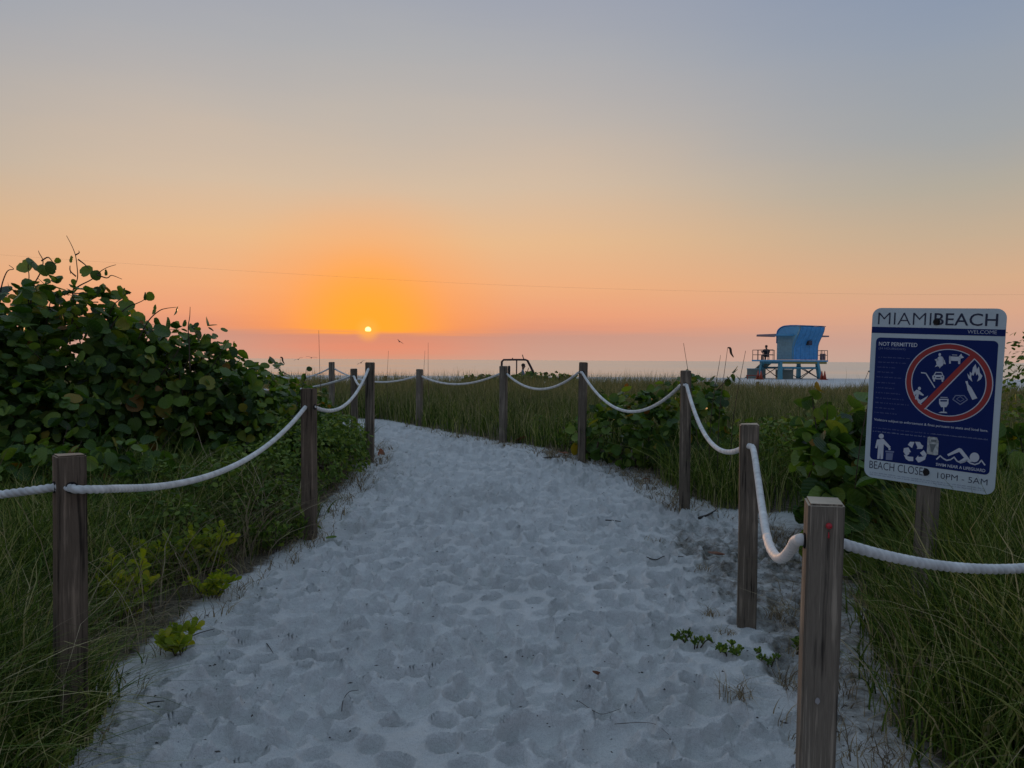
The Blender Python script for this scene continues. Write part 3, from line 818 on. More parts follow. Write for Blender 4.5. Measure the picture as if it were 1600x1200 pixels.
    dashes('small_print', [(S(*z8(30, 1080)), S(*z8(700, 1150))), (S(*z8(720, 1112)), S(*z8(1385, 1190)))], M['print_mid'], .006, F - .0003)
    a, b = S(*z5(100, 412)), S(*z5(1390, 600))
    dashes('small_print', [((a[0], a[1]), (b[0], 0)), ((a[0], a[1] - .011), (b[0], 0))], simple('print_pale_blue', (.26, .32, .40), .5), .005, F - .0003)
    # prohibition ring
    cx, cz = S(1483.5, 598.2); lx, _ = S(1415.8, 598); rx, _ = S(1551, 600)
    ro = (rx - lx) / 2; cx = (lx + rx) / 2
    def ring(name, r0, r1_, mat, y, k=64):
        v = [(cx + r * math.cos(2 * math.pi * i / k), y, cz + r * math.sin(2 * math.pi * i / k)) for r in (r0, r1_) for i in range(k)]
        f = [(i, (i + 1) % k, k + (i + 1) % k, k + i) for i in range(k)]
        return obj(name, np_mesh(name, v, f, sm=False), mat, panel)
    ring('ring_outline', ro - .001, ro + .0035, M['print_white'], F - .0002)
    ring('prohibition_ring', ro * .872, ro - .001, M['sign_red'], F - .0004)
    ring('ring_outline', ro * .85, ro * .872, M['print_white'], F - .0004)
    p1 = Vector(S(1522, 556)); p2 = Vector(S(1441, 638)); dv = (p1 - p2).normalized(); nv = Vector((dv.y, -dv.x)); w = .0155
    plate('slash_bar', [tuple(p1 + nv * w * .6), tuple(p2 + nv * w * .6), tuple(p2 - nv * w), tuple(p1 - nv * w)], F - .0007, .0002, M['sign_red'], panel)
    plate('slash_outline', [tuple(p1 - dv * .012 + nv * w * .6), tuple(p2 + dv * .004 + nv * w * .6), tuple(p2 + dv * .006 + nv * (w * .6 + .005)), tuple(p1 - dv * .012 + nv * (w * .6 + .005))], F - .0007, .0002, M['print_white'], panel)
    # pictograms
    def icon(name, polys, zf, mat=None, y=F - .0009):
        v, f = [], []
        for p in polys:
            pts = [S(*zf(*q)) for q in p]
            o = len(v); v += [(x, y, z) for x, z in pts]
            f += [tuple(o + i for i in q) for q in tessellate_polygon([[Vector((x, z, 0)) for x, z in pts]])]
        me = bpy.data.meshes.new(name); me.from_pydata(v, [], f)
        return obj(name, me, mat or M['print_white'], panel)
    def disc(x, y, r, ry=None, k=16, rot=0):
        ry = ry or r
        return [(x + r * math.cos(2 * math.pi * i / k) * math.cos(rot) - ry * math.sin(2 * math.pi * i / k) * math.sin(rot), y + r * math.cos(2 * math.pi * i / k) * math.sin(rot) + ry * math.sin(2 * math.pi * i / k) * math.cos(rot)) for i in range(k)]
    def stroke(pts, w):
        out = []
        for (xa, ya), (xb, yb) in zip(pts[:-1], pts[1:]):
            l = math.hypot(xb - xa, yb - ya); nx, ny = -(yb - ya) / l * w / 2, (xb - xa) / l * w / 2
            ex, ey = (xb - xa) / l * w * .3, (yb - ya) / l * w * .3
            out.append([(xa + nx - ex, ya + ny - ey), (xb + nx + ex, yb + ny + ey), (xb - nx + ex, yb - ny + ey), (xa - nx - ex, ya - ny - ey)])
        return out
    icon('turtle_symbol', [disc(815, 180, 15, 18), disc(820, 262, 46, 64, rot=.15), [(755, 238), (795, 222), (800, 250), (775, 262)], [(838, 225), (848, 205), (862, 232)], [(855, 238), (872, 245), (886, 292), (872, 292), (852, 268)], [(775, 298), (758, 325), (795, 315)], [(805, 320), (814, 342), (836, 312)]], z8)
    icon('dog_symbol', [[(928, 200), (1060, 205), (1058, 255), (930, 252)], [(924, 205), (938, 190), (946, 285), (925, 286)], [(1030, 245), (1057, 245), (1054, 290), (1031, 290)], [(1035, 205), (1068, 168), (1076, 192), (1100, 214), (1060, 228)], [(960, 180), (1020, 182), (1020, 189), (960, 187)]], z8)
    icon('car_symbol', [[(728, 430), (745, 418), (855, 418), (868, 432), (866, 472), (730, 468)], [(738, 465), (762, 465), (758, 497), (740, 492)], [(835, 468), (860, 468), (855, 500), (838, 498)]] + stroke([(748, 422), (768, 388), (838, 390), (852, 424)], 11), z8)
    icon('car_symbol', [[(775, 442), (825, 442), (825, 456), (775, 456)], disc(752, 440, 8), disc(846, 440, 8)], z8, M['sign_navy'], F - .0012)
    icon('stick_symbol', stroke([(600, 392), (652, 398), (755, 565)], 13), z8)
    icon('digger_symbol', [disc(577, 577, 18, 20), [(512, 618), (545, 590), (572, 600), (632, 655), (615, 662), (570, 642), (562, 690), (575, 705), (590, 712), (682, 660), (655, 698), (588, 762), (560, 742), (562, 715), (540, 690), (530, 712), (524, 690), (542, 640), (525, 655), (508, 650)]], z8)
    icon('fire_symbol', [[(1198, 500), (1150, 455), (1138, 400), (1165, 432), (1168, 380), (1190, 402), (1205, 330), (1235, 290), (1250, 352), (1275, 318), (1285, 392), (1315, 430), (1295, 470), (1252, 497), (1272, 440), (1258, 405), (1245, 425), (1230, 378), (1208, 430), (1192, 412), (1182, 440)]], z8)
    icon('bottle_symbol', [[(1114, 495), (1140, 487), (1152, 530), (1185, 565), (1255, 690), (1197, 710), (1140, 592), (1130, 535)]], z8)
    icon('glass_symbol', [[(808, 698), (918, 698), (917, 755), (892, 795), (832, 795), (808, 755)], [(856, 795), (868, 795), (868, 850), (856, 850)], [(800, 862), (830, 848), (890, 850), (905, 866)]] + stroke([(825, 680), (905, 682)], 7), z8)
    icon('glass_symbol', [[(822, 712), (902, 712), (900, 730), (824, 730)]], z8, M['sign_navy'], F - .0012)
    icon('food_box_symbol', stroke([(968, 705), (1000, 660), (1100, 660), (1140, 708), (1055, 765), (968, 705)], 12) + stroke([(1010, 700), (1055, 672), (1100, 705), (1055, 730), (1010, 700)], 7), z8, M['print_mid'])
    icon('litter_symbol', [disc(230, 10, 28), [(182, 48), (255, 40), (335, 128), (318, 150), (258, 98), (248, 262), (222, 265), (218, 190), (212, 262), (185, 262), (196, 100), (180, 146), (161, 138)], disc(322, 152, 13)], z5)
    icon('bin_symbol', [[(276, 170), (374, 176), (370, 195), (276, 188)], [(284, 195), (362, 200), (352, 276), (280, 272)]], z5, M['print_mid'])
    icon('recycling_symbol', [[(525, 105), (550, 72), (600, 74), (572, 142)], [(605, 72), (660, 75), (678, 105), (698, 116), (685, 150), (622, 152), (632, 135)], [(482, 142), (532, 135), (560, 186), (540, 190), (542, 206), (510, 232), (475, 182)], [(480, 215), (535, 236), (585, 240), (585, 287), (535, 285), (502, 262)], [(610, 262), (640, 222), (642, 240), (690, 238), (736, 205), (716, 270), (660, 298), (640, 302)], [(660, 195), (702, 165), (735, 210), (690, 232)]], z5)
    wave = [(845, 265), (885, 228), (915, 255), (955, 278), (1000, 270), (1040, 243), (1070, 285), (1110, 305), (1150, 295), (1180, 278), (1220, 310), (1270, 325), (1315, 310), (1342, 278), (1380, 330)]
    icon('swimmer_symbol', stroke(wave, 15) + [disc(1265, 245, 54), [(962, 212), (1095, 140), (1122, 152), (1240, 300), (1180, 285), (1150, 300), (1100, 300), (1090, 288), (1150, 250), (1096, 184), (975, 232)]], z5)
    plate('sticker', [S(*z5(*q)) for q in [(745, 28), (760, 15), (850, 25), (868, 70), (860, 215), (838, 222), (735, 205), (740, 120)]], F - .0014, .0003, M['sticker'], panel)
    icon('sticker_smudge', [[(765, 95), (840, 100), (800, 190), (785, 180)], [(780, 45), (845, 50), (840, 75), (785, 72)]], z5, simple('sticker_grey', (.16, .19, .2), .7), F - .0018)
    for px, py, r in ((1463.6, 503, .017), (1447.3, 737.7, .0165)):
        bx, bz = S(px, py)
        bm = bmesh.new(); bmesh.ops.create_cone(bm, cap_ends=True, segments=20, radius1=r, radius2=r * .7, depth=.012, matrix=Matrix.Translation((bx, -.0085, bz)) @ Matrix.Rotation(R(90), 4, 'X'))
        bm_obj('bolt', bm, M['bolt'], t)
    bx, _ = S(1455.5, 620)
    bm = bmesh.new(); add_box(bm, (bx, .0495, (z1 - .06) / 2 - .05), (.092, .092, z1 - .06 + .1), bevel=.005)
    bm_obj('post', bm, M['post_grey'], t)
make_sign()

# ------------------------------------------------------------------ people
M['skin'] = simple('skin', (.20, .11, .075), .55)
M['darkcloth'] = simple('dark_clothing', (.012, .013, .018), .9, .3)
M['greyshirt'] = simple('grey_blue_shirt', (.16, .20, .24), .9, .15)
M['trousers'] = simple('dark_trousers', (.03, .03, .035), .9, .2)
M['hair'] = simple('dark_hair', (.015, .012, .010), .8)
M['band'] = simple('reflective_band', (.62, .64, .60), .5)
def skin_body(name, verts, edges, radii, mats, parent, split=None):
    bm = bmesh.new()
    ly = bm.verts.layers.skin.verify()
    vs = [bm.verts.new(v) for v in verts]
    for i, (a, b) in enumerate(radii):
        vs[i][ly].radius = (a, b)
    vs[0][ly].use_root = True
    for a, b in edges: bm.edges.new((vs[a], vs[b]))
    me = bpy.data.meshes.new(name); bm.to_mesh(me); bm.free()
    ob = bpy.data.objects.new(name, me); C.objects.link(ob)
    ob.modifiers.new('Skin', 'SKIN'); s = ob.modifiers.new('Sub', 'SUBSURF'); s.levels = 2; s.render_levels = 2
    bpy.context.view_layer.update()
    m2 = bpy.data.meshes.new_from_object(ob.evaluated_get(bpy.context.evaluated_depsgraph_get()))
    bpy.data.objects.remove(ob)
    smooth(m2); m2.materials.clear()
    for m in mats: m2.materials.append(m)
    if split:
        for p in m2.polygons: p.material_index = split(p.center)
    return obj(name, m2, None, parent)
def seated_person(name, label, loc, rz, shirt, arm_fwd=.42, arm_h=.62, group=None):
    """seated facing local +x; origin on the seat under the hips"""
    t = thing(name, label, 'person', loc, (0, 0, rz), group)
    v = [(0, 0, .10), (.01, 0, .28), (.02, 0, .46), (.035, 0, .56), (.05, 0, .63), (.065, 0, .71), (.075, 0, .80),
         (.03, .17, .50), (.12, .23, .30), (arm_fwd, .16, arm_h - .22), (arm_fwd + .08, .14, arm_h - .20),
         (.03, -.17, .50), (.12, -.23, .30), (arm_fwd, -.16, arm_h - .22), (arm_fwd + .08, -.14, arm_h - .20),
         (.03, .10, .08), (.42, .12, .10), (.46, .12, -.32), (.60, .12, -.36),
         (.03, -.10, .08), (.42, -.12, .10), (.46, -.12, -.32), (.60, -.12, -.36)]
    e = [(0, 1), (1, 2), (2, 3), (3, 4), (4, 5), (5, 6), (2, 7), (7, 8), (8, 9), (9, 10), (2, 11), (11, 12), (12, 13), (13, 14), (0, 15), (15, 16), (16, 17), (17, 18), (0, 19), (19, 20), (20, 21), (21, 22)]
    r = [(.15, .11), (.15, .11), (.14, .10), (.06, .06), (.055, .055), (.085, .095), (.07, .085),
         (.065, .065), (.048, .048), (.036, .036), (.03, .04), (.065, .065), (.048, .048), (.036, .036), (.03, .04),
         (.09, .09), (.062, .062), (.045, .045), (.04, .035), (.09, .09), (.062, .062), (.045, .045), (.04, .035)]
    def split(c):
        if c.z > .585: return 0
        if c.z > .14 and abs(c.y) < .4 and c.x < .3: return 1
        if c.x > .25 and c.z > .18: return 0
        return 2
    body = skin_body('body', v, e, r, [M['skin'], shirt, M['trousers']], t, split)
    bm = bmesh.new(); bmesh.ops.create_uvsphere(bm, u_segments=18, v_segments=12, radius=1)
    for q in list(bm.verts):
        q.co = Vector((q.co.x * .098 + .055, q.co.y * .088, q.co.z * .09 + .785))
    bmesh.ops.delete(bm, geom=[q for q in bm.verts if q.co.z < .755 and q.co.x > .02], context='VERTS')
    bm_obj('hair', bm, M['hair'], t, True)
    bm = bmesh.new(); bmesh.ops.create_cone(bm, cap_ends=True, segments=8, radius1=.016, radius2=.006, depth=.035, matrix=Matrix.Translation((.158, 0, .725)) @ Matrix.Rotation(R(60), 4, 'Y'))
    bm_obj('nose', bm, M['skin'], body, True)
    return t

# ------------------------------------------------------------------ lifeguard tower
M['tw_pale'] = simple('pale_aqua_paint', (.25, .44, .50), .6, .12, 5)
M['tw_blue'] = simple('deep_blue_paint', (.06, .30, .62), .5, .16, 4)
M['tw_sky'] = simple('light_blue_paint', (.10, .36, .58), .5, .10, 5)
M['tw_leg'] = simple('aqua_leg_paint', (.07, .30, .40), .55, .12, 5)
M['tw_dark'] = simple('dark_brace', (.05, .05, .055), .7)
M['tw_trim'] = simple('dusty_mauve_trim', (.24, .16, .18), .6)
M['tw_yellow'] = simple('mustard_trim', (.26, .24, .06), .6)
M['tw_rail'] = simple('brownish_rail', (.19, .13, .11), .6)
M['tw_glass'] = simple('dark_glass', (.02, .04, .09), .12, .2)
M['tw_bin'] = simple('grey_green_box', (.16, .20, .18), .7)
M['cone'] = simple('red_orange_cone', (.38, .06, .03), .55)
M['redwood'] = simple('red_painted_board', (.28, .06, .04), .7)
TY = 64.0
_tc = at(800 + (1239.4 - 800), 592, TY)
TGZ = g1(_tc.x, TY)
_ax = math.atan2(_tc.x, TY)
def make_tower():
    # axes: a runs from the near corner to the left and back, b to the right and back
    t = thing('lifeguard_tower', 'blue wave roofed lifeguard tower on splayed aqua legs', 'tower', (_tc.x, TY, TGZ), (0, 0, -_ax))
    s45 = math.sqrt(.5)
    A = Vector((-s45, s45, 0)); B = Vector((s45, s45, 0))
    def P(s, v, z): return A * s + B * v + Vector((0, 0, z))
    RB = Matrix((A, B, Vector((0, 0, 1)))).transposed()
    def bx(name, s0, s1, v0, v1, za, zb, mat, parent=t, bevel=.01):
        return box(name, P((s0 + s1) / 2, (v0 + v1) / 2, (za + zb) / 2), (abs(s1 - s0), abs(v1 - v0), zb - za), mat, parent, RB, bevel)
    Bl = 2.75
    # profile of the cabin (s, z): the seaward wall rises into an arch, the landward wall curls out like a wave
    prof = [(0, 1.62), (0, 2.1), (0, 2.6)]
    for k in range(1, 11):
        u = k / 10
        prof.append((-.70 * (u * u * (3 - 2 * u)), 2.6 + 1.78 * u))
    prof += [(-.3, 4.43), (.3, 4.45), (.8, 4.44)]
    for k in range(1, 9):
        th = R(90 * k / 8)
        prof.append((.8 + 1.1 * math.sin(th), 3.78 + .66 * math.cos(th)))
    prof += [(1.92, 3.0), (1.92, 1.62)]
    n = len(prof)
    # end walls
    for vv, nm in ((0.0, 'end_wall'), (Bl, 'end_wall')):
        pts = [Vector((s, z, 0)) for s, z in prof]
        tr = tessellate_polygon([pts])
        v = [P(s, vv, z) for s, z in prof] + [P(s, vv + (.06 if vv == 0 else -.06), z) for s, z in prof]
        f = [tuple(q) for q in tr] + [tuple(n + i for i in q) for q in tr] + [(i, (i + 1) % n, n + (i + 1) % n, n + i) for i in range(n)]
        me = bpy.data.meshes.new(nm); me.from_pydata(v, [], f)
        w = obj(nm, me, M['tw_pale'], t)
        if vv == 0:
            # pale blue upper gable over the aqua boards
            up = [(-.66, 4.34), (-.3, 4.40), (.3, 4.42), (.8, 4.41)] + [(.8 + 1.07 * math.sin(R(q)), 3.78 + .63 * math.cos(R(q))) for q in (20, 40, 60, 80)] + [(1.86, 3.68), (-.33, 3.68)]
            tr2 = tessellate_polygon([[Vector((s, z, 0)) for s, z in up]])
            me = bpy.data.meshes.new('gable'); me.from_pydata([P(s, -.012, z) for s, z in up], [], [tuple(q) for q in tr2])
            obj('gable', me, M['tw_sky'], w)
            edge = [(.02, 1.66), (.02, 2.6)] + [(-.70 * (u * u * (3 - 2 * u)) + .02, 2.6 + 1.78 * u) for u in (.1, .2, .3, .4, .5, .6)]
            v2 = [P(s, -.012, z) for s, z in edge] + [P(s + .16, -.012, z) for s, z in edge]
            k = len(edge)
            me = bpy.data.meshes.new('corner_trim'); me.from_pydata(v2, [], [(i, i + 1, k + i + 1, k + i) for i in range(k - 1)])
            obj('corner_trim', me, M['tw_sky'], w)
            for i in range(7):
                bx('board', .20, 1.86, -.03, -.012, 1.68 + i * .28, 1.68 + i * .28 + .25, M['tw_pale'], w, .004)
    # landward wave wall: vertical boards with battens
    wave = prof[:13]
    for i in range(11):
        va, vb = Bl * i / 11 + .003, Bl * (i + 1) / 11 - .003
        off = .014 if i % 2 else 0.0
        v = []
        for s, z in wave: v += [P(s - off, va, z), P(s - off, vb, z), P(s + .05, va, z), P(s + .05, vb, z)]
        f = []
        for k in range(len(wave) - 1):
            o = 4 * k
            f += [(o, o + 1, o + 5, o + 4), (o + 2, o + 6, o + 7, o + 3), (o, o + 4, o + 6, o + 2), (o + 1, o + 3, o + 7, o + 5)]
        me = bpy.data.meshes.new('wave_board'); me.from_pydata(v, [], f)
        obj('wave_board', me, M['tw_blue'], t)
    win = bx('window', -.33, -.05, 1.30, 1.72, 2.85, 3.22, M['tw_dark'])
    bx('pane', -.335, -.329, 1.34, 1.68, 2.89, 3.18, M['tw_glass'], win, 0)
    # curved roof shell
    rf = prof[12:-1]
    v = []
    for s, z in rf: v += [P(s, -.10, z + .02), P(s, Bl + .10, z + .02), P(s, -.10, z + .07), P(s, Bl + .10, z + .07)]
    f = []
    for k in range(len(rf) - 1):
        o = 4 * k
        f += [(o, o + 1, o + 5, o + 4), (o + 2, o + 6, o + 7, o + 3), (o, o + 4, o + 6, o + 2), (o + 1, o + 3, o + 7, o + 5)]
    me = bpy.data.meshes.new('roof_shell'); me.from_pydata(v, [], f); obj('roof_shell', me, M['tw_blue'], t)
    bx('seaward_wall', 1.86, 1.92, .07, Bl - .07, 1.64, 3.75, M['tw_pale'])
    # awnings over both decks
    bx('awning', -.05, 2.1, -2.05, -.04, 3.60, 3.74, M['tw_sky'])
    bx('awning_fascia', -.06, 2.12, -2.10, -2.04, 3.56, 3.72, M['tw_trim'])
    bx('awning_fascia', 2.1, 2.16, -2.04, -.05, 3.56, 3.72, M['tw_trim'])
    bx('awning', .0, 1.9, Bl + .03, Bl + 1.25, 3.58, 3.70, M['tw_trim'])
    # deck
    dk = (-.22, 2.25, -2.45, Bl + .95)
    bx('deck', dk[0], dk[1], dk[2], dk[3], 1.46, 1.60, M['tw_sky'])
    bx('deck_beam', dk[0] + .05, dk[0] + .17, dk[2] + 1.0, dk[3] - .1, 1.28, 1.46, M['tw_yellow'])
    bx('deck_beam', dk[1] - .2, dk[1] - .06, dk[2] + .8, dk[3] - .1, 1.28, 1.46, M['tw_leg'])
    bx('deck_beam', dk[0] + .18, dk[1] - .21, -1.62, -1.45, 1.28, 1.455, M['tw_leg'])
    # railings
    def rail(sa, va, sb, vb):
        L_ = math.hypot(sb - sa, vb - va); k = max(2, int(L_ / .75) + 1)
        for zz in (2.02, 2.42):
            tube('rail', [P(sa, va, zz), P((sa + sb) / 2, (va + vb) / 2, zz), P(sb, vb, zz)], .03, M['tw_rail'], t, 6)
        for i in range(k + 1):
            u = i / k
            s, v_ = sa + (sb - sa) * u, va + (vb - va) * u
            tube('baluster', [P(s, v_, 1.58), P(s, v_, 2.0), P(s, v_, 2.44)], .028, M['tw_rail'], t, 6)
    rail(-.17, -2.4, 2.2, -2.4); rail(2.2, -2.4, 2.2, .0); rail(2.2, Bl + .9, -.17, Bl + .9); rail(-.17, Bl + .9, -.17, Bl + .15)
    bx('life_ring_box', -.12, .10, Bl + .30, Bl + .75, 1.62, 2.15, M['tw_trim'])
    # splayed legs, beams and cross braces
    feet = {}
    for i, (s, v_, ds, dv) in enumerate(((2.0, -1.5, .18, -.18), (-.05, -1.5, -.18, -.18), (2.0, 2.6, .2, .2), (-.05, 2.6, -.18, .18))):
        top, bot = P(s, v_, 1.45), P(s + ds, v_ + dv, -.12)
        bm = bmesh.new()
        for zz, c in ((0, bot), (1, top)): pass
        vv = []
        for c, w in ((bot, .15), (top, .12)):
            for a_, b_ in ((-1, -1), (1, -1), (1, 1), (-1, 1)): vv.append(bm.verts.new(c + A * a_ * w + B * b_ * w))
        for q in ((0, 1, 2, 3), (7, 6, 5, 4), (0, 4, 5, 1), (1, 5, 6, 2), (2, 6, 7, 3), (3, 7, 4, 0)): bm.faces.new([vv[k] for k in q])
        bm_obj('leg', bm, M['tw_leg'], t)
        feet[i] = (top, bot)
    def brace(a, b, w, mat, nm='brace'):
        tube(nm, [a, (a + b) / 2, b], w, mat, t, 6)
    def lp(i, u): return feet[i][0] * (1 - u) + feet[i][1] * u
    for a, b in ((1, 3), (0, 2)):
        brace(lp(a, .33), lp(b, .33), .10, M['tw_leg'], 'beam')
        m_ = (lp(a, .5) + lp(b, .5)) / 2
        brace(lp(b, .2), lp(b, .92) * .5 + lp(a, .92) * .5, .035, M['tw_dark']); brace(lp(b, .92), lp(b, .3) * .5 + lp(a, .3) * .5, .035, M['tw_dark'])
    for a, b in ((0, 1), (2, 3)):
        brace(lp(a, .2), lp(b, .92), .035, M['tw_dark']); brace(lp(b, .2), lp(a, .92), .035, M['tw_dark'])
    # ramp on the seaward side
    bm = bmesh.new(); vs = [bm.verts.new(P(s, v_, z)) for s, v_, z in ((2.25, -1.2, 1.5), (2.25, -.1, 1.5), (4.6, -.1, -.05), (4.6, -1.2, -.05), (2.25, -1.2, 1.4), (2.25, -.1, 1.4), (4.6, -.1, -.15), (4.6, -1.2, -.15))]
    for q in ((0, 1, 2, 3), (4, 7, 6, 5), (0, 4, 5, 1), (1, 5, 6, 2), (2, 6, 7, 3), (3, 7, 4, 0)): bm.faces.new([vs[k] for k in q])
    bm_obj('ramp', bm, M['tw_bin'], t)
    W = Matrix.Translation((_tc.x, TY, TGZ)) @ Matrix.Rotation(-_ax, 4, 'Z')
    return lambda s, v_, z: W @ P(s, v_, z)
TP = make_tower()
# stored boxes under and beside the tower
def crate_box(label, c, rz, size):
    t = thing('storage_box', label, 'box', c, (0, 0, rz), 'storage boxes at the tower')
    bm = bmesh.new(); add_box(bm, (0, 0, size[2] / 2), size, bevel=.02); bm_obj('body', bm, M['tw_bin'], t)
    bm = bmesh.new(); add_box(bm, (0, 0, size[2] + .03), (size[0] + .06, size[1] + .06, .06), bevel=.01); bm_obj('lid', bm, M['tw_pale'], t)
    return t
def tz(p): return Vector((p.x, p.y, g1(p.x, p.y)))
crate_box('grey green storage box left of the tower legs', tz(TP(2.6, -1.6, 0)), -_ax, (1.5, .8, .8))
crate_box('grey green storage box between the near tower legs', tz(TP(.7, -.3, 0)), -_ax + .2, (1.3, .8, .75))
def cone(label, p):
    t = thing('traffic_cone', label, 'cone', p, (0, 0, 0), 'cones around the tower')
    bm = bmesh.new(); bmesh.ops.create_cone(bm, cap_ends=True, segments=16, radius1=.15, radius2=.03, depth=.68, matrix=Matrix.Translation((0, 0, .38))); bm_obj('cone_body', bm, M['cone'], t, True)
    bm = bmesh.new(); add_box(bm, (0, 0, .025), (.42, .42, .05), bevel=.01); bm_obj('base', bm, M['cone'], t)
for px, Y, lb in ((1184.5, 62.5, 'red cone left of the tower, the outer of the left pair'), (1189, 62.0, 'red cone left of the tower, the inner of the left pair'),
                  (1284, 62.5, 'red cone right of the tower, the inner of the right pair'), (1288.5, 62.2, 'red cone right of the tower, the outer of the right pair')):
    p = at(px, 592, Y); cone(lb, Vector((p.x, p.y, g1(p.x, p.y))))
p = at(1175, 593, 62.3)
t = thing('low_bench', 'low red board bench left of the tower', 'bench', (p.x, p.y, g1(p.x, p.y)), (0, 0, -.3))
box('seat', (0, 0, .32), (.95, .3, .07), M['redwood'], t, bevel=.01)
for sx in (-.35, .35): box('leg', (sx, 0, .14), (.08, .28, .30), M['redwood'], t)
_q = TP(1.0, -2.0, 1.60)
pp = seated_person('person', 'person in dark clothing sitting on the left deck of the lifeguard tower', (_q.x, _q.y, _q.z + .27), R(100), M['darkcloth'])
pp.scale = (1.1, 1.35, 1.1)
_s = thing('deck_stool', 'dark stool under the person on the tower deck', 'stool', (_q.x, _q.y, _q.z))
box('seat', (0, 0, .255), (.40, .40, .05), M['tw_dark'], _s, bevel=.01)
for sx in (-.16, .16):
    for sy in (-.16, .16): box('leg', (sx, sy, .115), (.035, .035, .23), M['tw_dark'], _s)

# ------------------------------------------------------------------ beach buggy and its driver
M['cage'] = simple('dark_red_brown_tube', (.035, .012, .012), .5)
M['buggy'] = simple('buggy_body_paint', (.10, .11, .12), .45)
M['tyre'] = simple('tyre_rubber', (.02, .02, .02), .9)
M['lamp'] = simple('clear_lamp', (.5, .5, .5), .2)
UY = 37.0
def make_buggy():
    p = at(804, 562, UY); gz = g1(p.x, UY)
    top = 1.515 - gz
    t = thing('beach_buggy', 'open beach buggy with dark roll cage behind the far bushes', 'buggy', (p.x, UY, gz))
    hx = .62; yy = (-.62, .62)
    for y in yy:
        tubes('roll_cage_hoop', [([(-hx, y, .62), (-hx, y, 1.2), (-hx + .01, y, top - .10), (-hx + .09, y, top - .01), (0, y, top), (hx - .1, y, top), (hx, y, top - .04), (hx + .16, y, top - .34), (hx + .36, y, .80)], .045)], M['cage'], t, 8)
        tube('roll_cage_pillar', [(.10, y, .6), (.10, y, 1.1), (.10, y, top)], .028, M['cage'], t, 8)
    for cx_, cz_ in ((-hx + .09, top), (hx - .05, top - .02)):
        tube('roll_cage_crossbar', [(cx_, yy[0], cz_), (cx_, 0, cz_), (cx_, yy[1], cz_)], .028, M['cage'], t, 8)
    tube('antenna', [(hx - .16, -.62, top), (hx - .22, -.62, top + .12), (hx - .25, -.62, top + .24)], .022, M['cage'], t)
    tube('roof_lamp', [(-.10, -.62, top + .01), (-.10, -.62, top + .06), (-.10, -.62, top + .09)], .025, M['cage'], t)
    bm = bmesh.new(); add_box(bm, (.05, 0, .48), (2.5, 1.25, .26), bevel=.05); bm_obj('chassis', bm, M['buggy'], t)
    bm = bmesh.new()
    vs = [bm.verts.new(q) for q in ((.85, -.55, .6), (.85, .55, .6), (1.4, .5, .6), (1.4, -.5, .6), (.85, -.55, .88), (.85, .55, .88), (1.36, .45, .72), (1.36, -.45, .72))]
    for q in ((0, 3, 2, 1), (4, 5, 6, 7), (0, 1, 5, 4), (1, 2, 6, 5), (2, 3, 7, 6), (3, 0, 4, 7)): bm.faces.new([vs[k] for k in q])
    bmesh.ops.bevel(bm, geom=bm.edges[:], offset=.04, segments=2, affect='EDGES'); bm_obj('hood', bm, M['buggy'], t)
    for y in (-.38, .38): box('headlight', (1.40, y, .66), (.05, .16, .09), M['lamp'], t, bevel=.02)
    box('cargo_bed', (-.95, 0, .70), (.6, 1.2, .2), M['buggy'], t, bevel=.03)
    for y in (-.32, .32):
        st = box('seat', (.02, y, .68), (.5, .5, .12), M['tyre'], t, bevel=.03); box('seat_back', (-.26, y, .98), (.12, .48, .6), M['tyre'], st, bevel=.03)
    bm = bmesh.new(); 
    tubes('steering_wheel', [([(.62 + .05 * math.cos(a), -.32 + .17 * math.sin(a), 1.02 + .16 * math.cos(a)) for a in np.linspace(0, 2 * math.pi, 20)], .015), ([(.62, -.32, 1.02), (.72, -.32, .9), (.85, -.32, .78)], .02)], M['tyre'], t, 6)
    bm.free()
    for x in (-.85, 1.0):
        for y in (-.68, .68):
            bm = bmesh.new(); bmesh.ops.create_cone(bm, cap_ends=True, segments=24, radius1=.31, radius2=.31, depth=.26, matrix=Matrix.Translation((x, y, .31)) @ Matrix.Rotation(R(90), 4, 'X'))
            bmesh.ops.bevel(bm, geom=[e for e in bm.edges if len(e.link_faces) == 2 and any(len(f.verts) > 4 for f in e.link_faces)], offset=.05, segments=2, affect='EDGES')
            w = bm_obj('wheel', bm, M['tyre'], t, True)
            bm = bmesh.new(); bmesh.ops.create_cone(bm, cap_ends=True, segments=16, radius1=.16, radius2=.14, depth=.29, matrix=Matrix.Translation((x, y, .31)) @ Matrix.Rotation(R(90), 4, 'X')); bm_obj('rim', bm, M['buggy'], w)
    dp = at(816.5, 562, UY - .32)
    seated_person('person', 'driver in a grey shirt sitting in the beach buggy', (dp.x - .02, UY - .32, 1.34 - .87), 0, M['greyshirt'], .48, .74)
make_buggy()

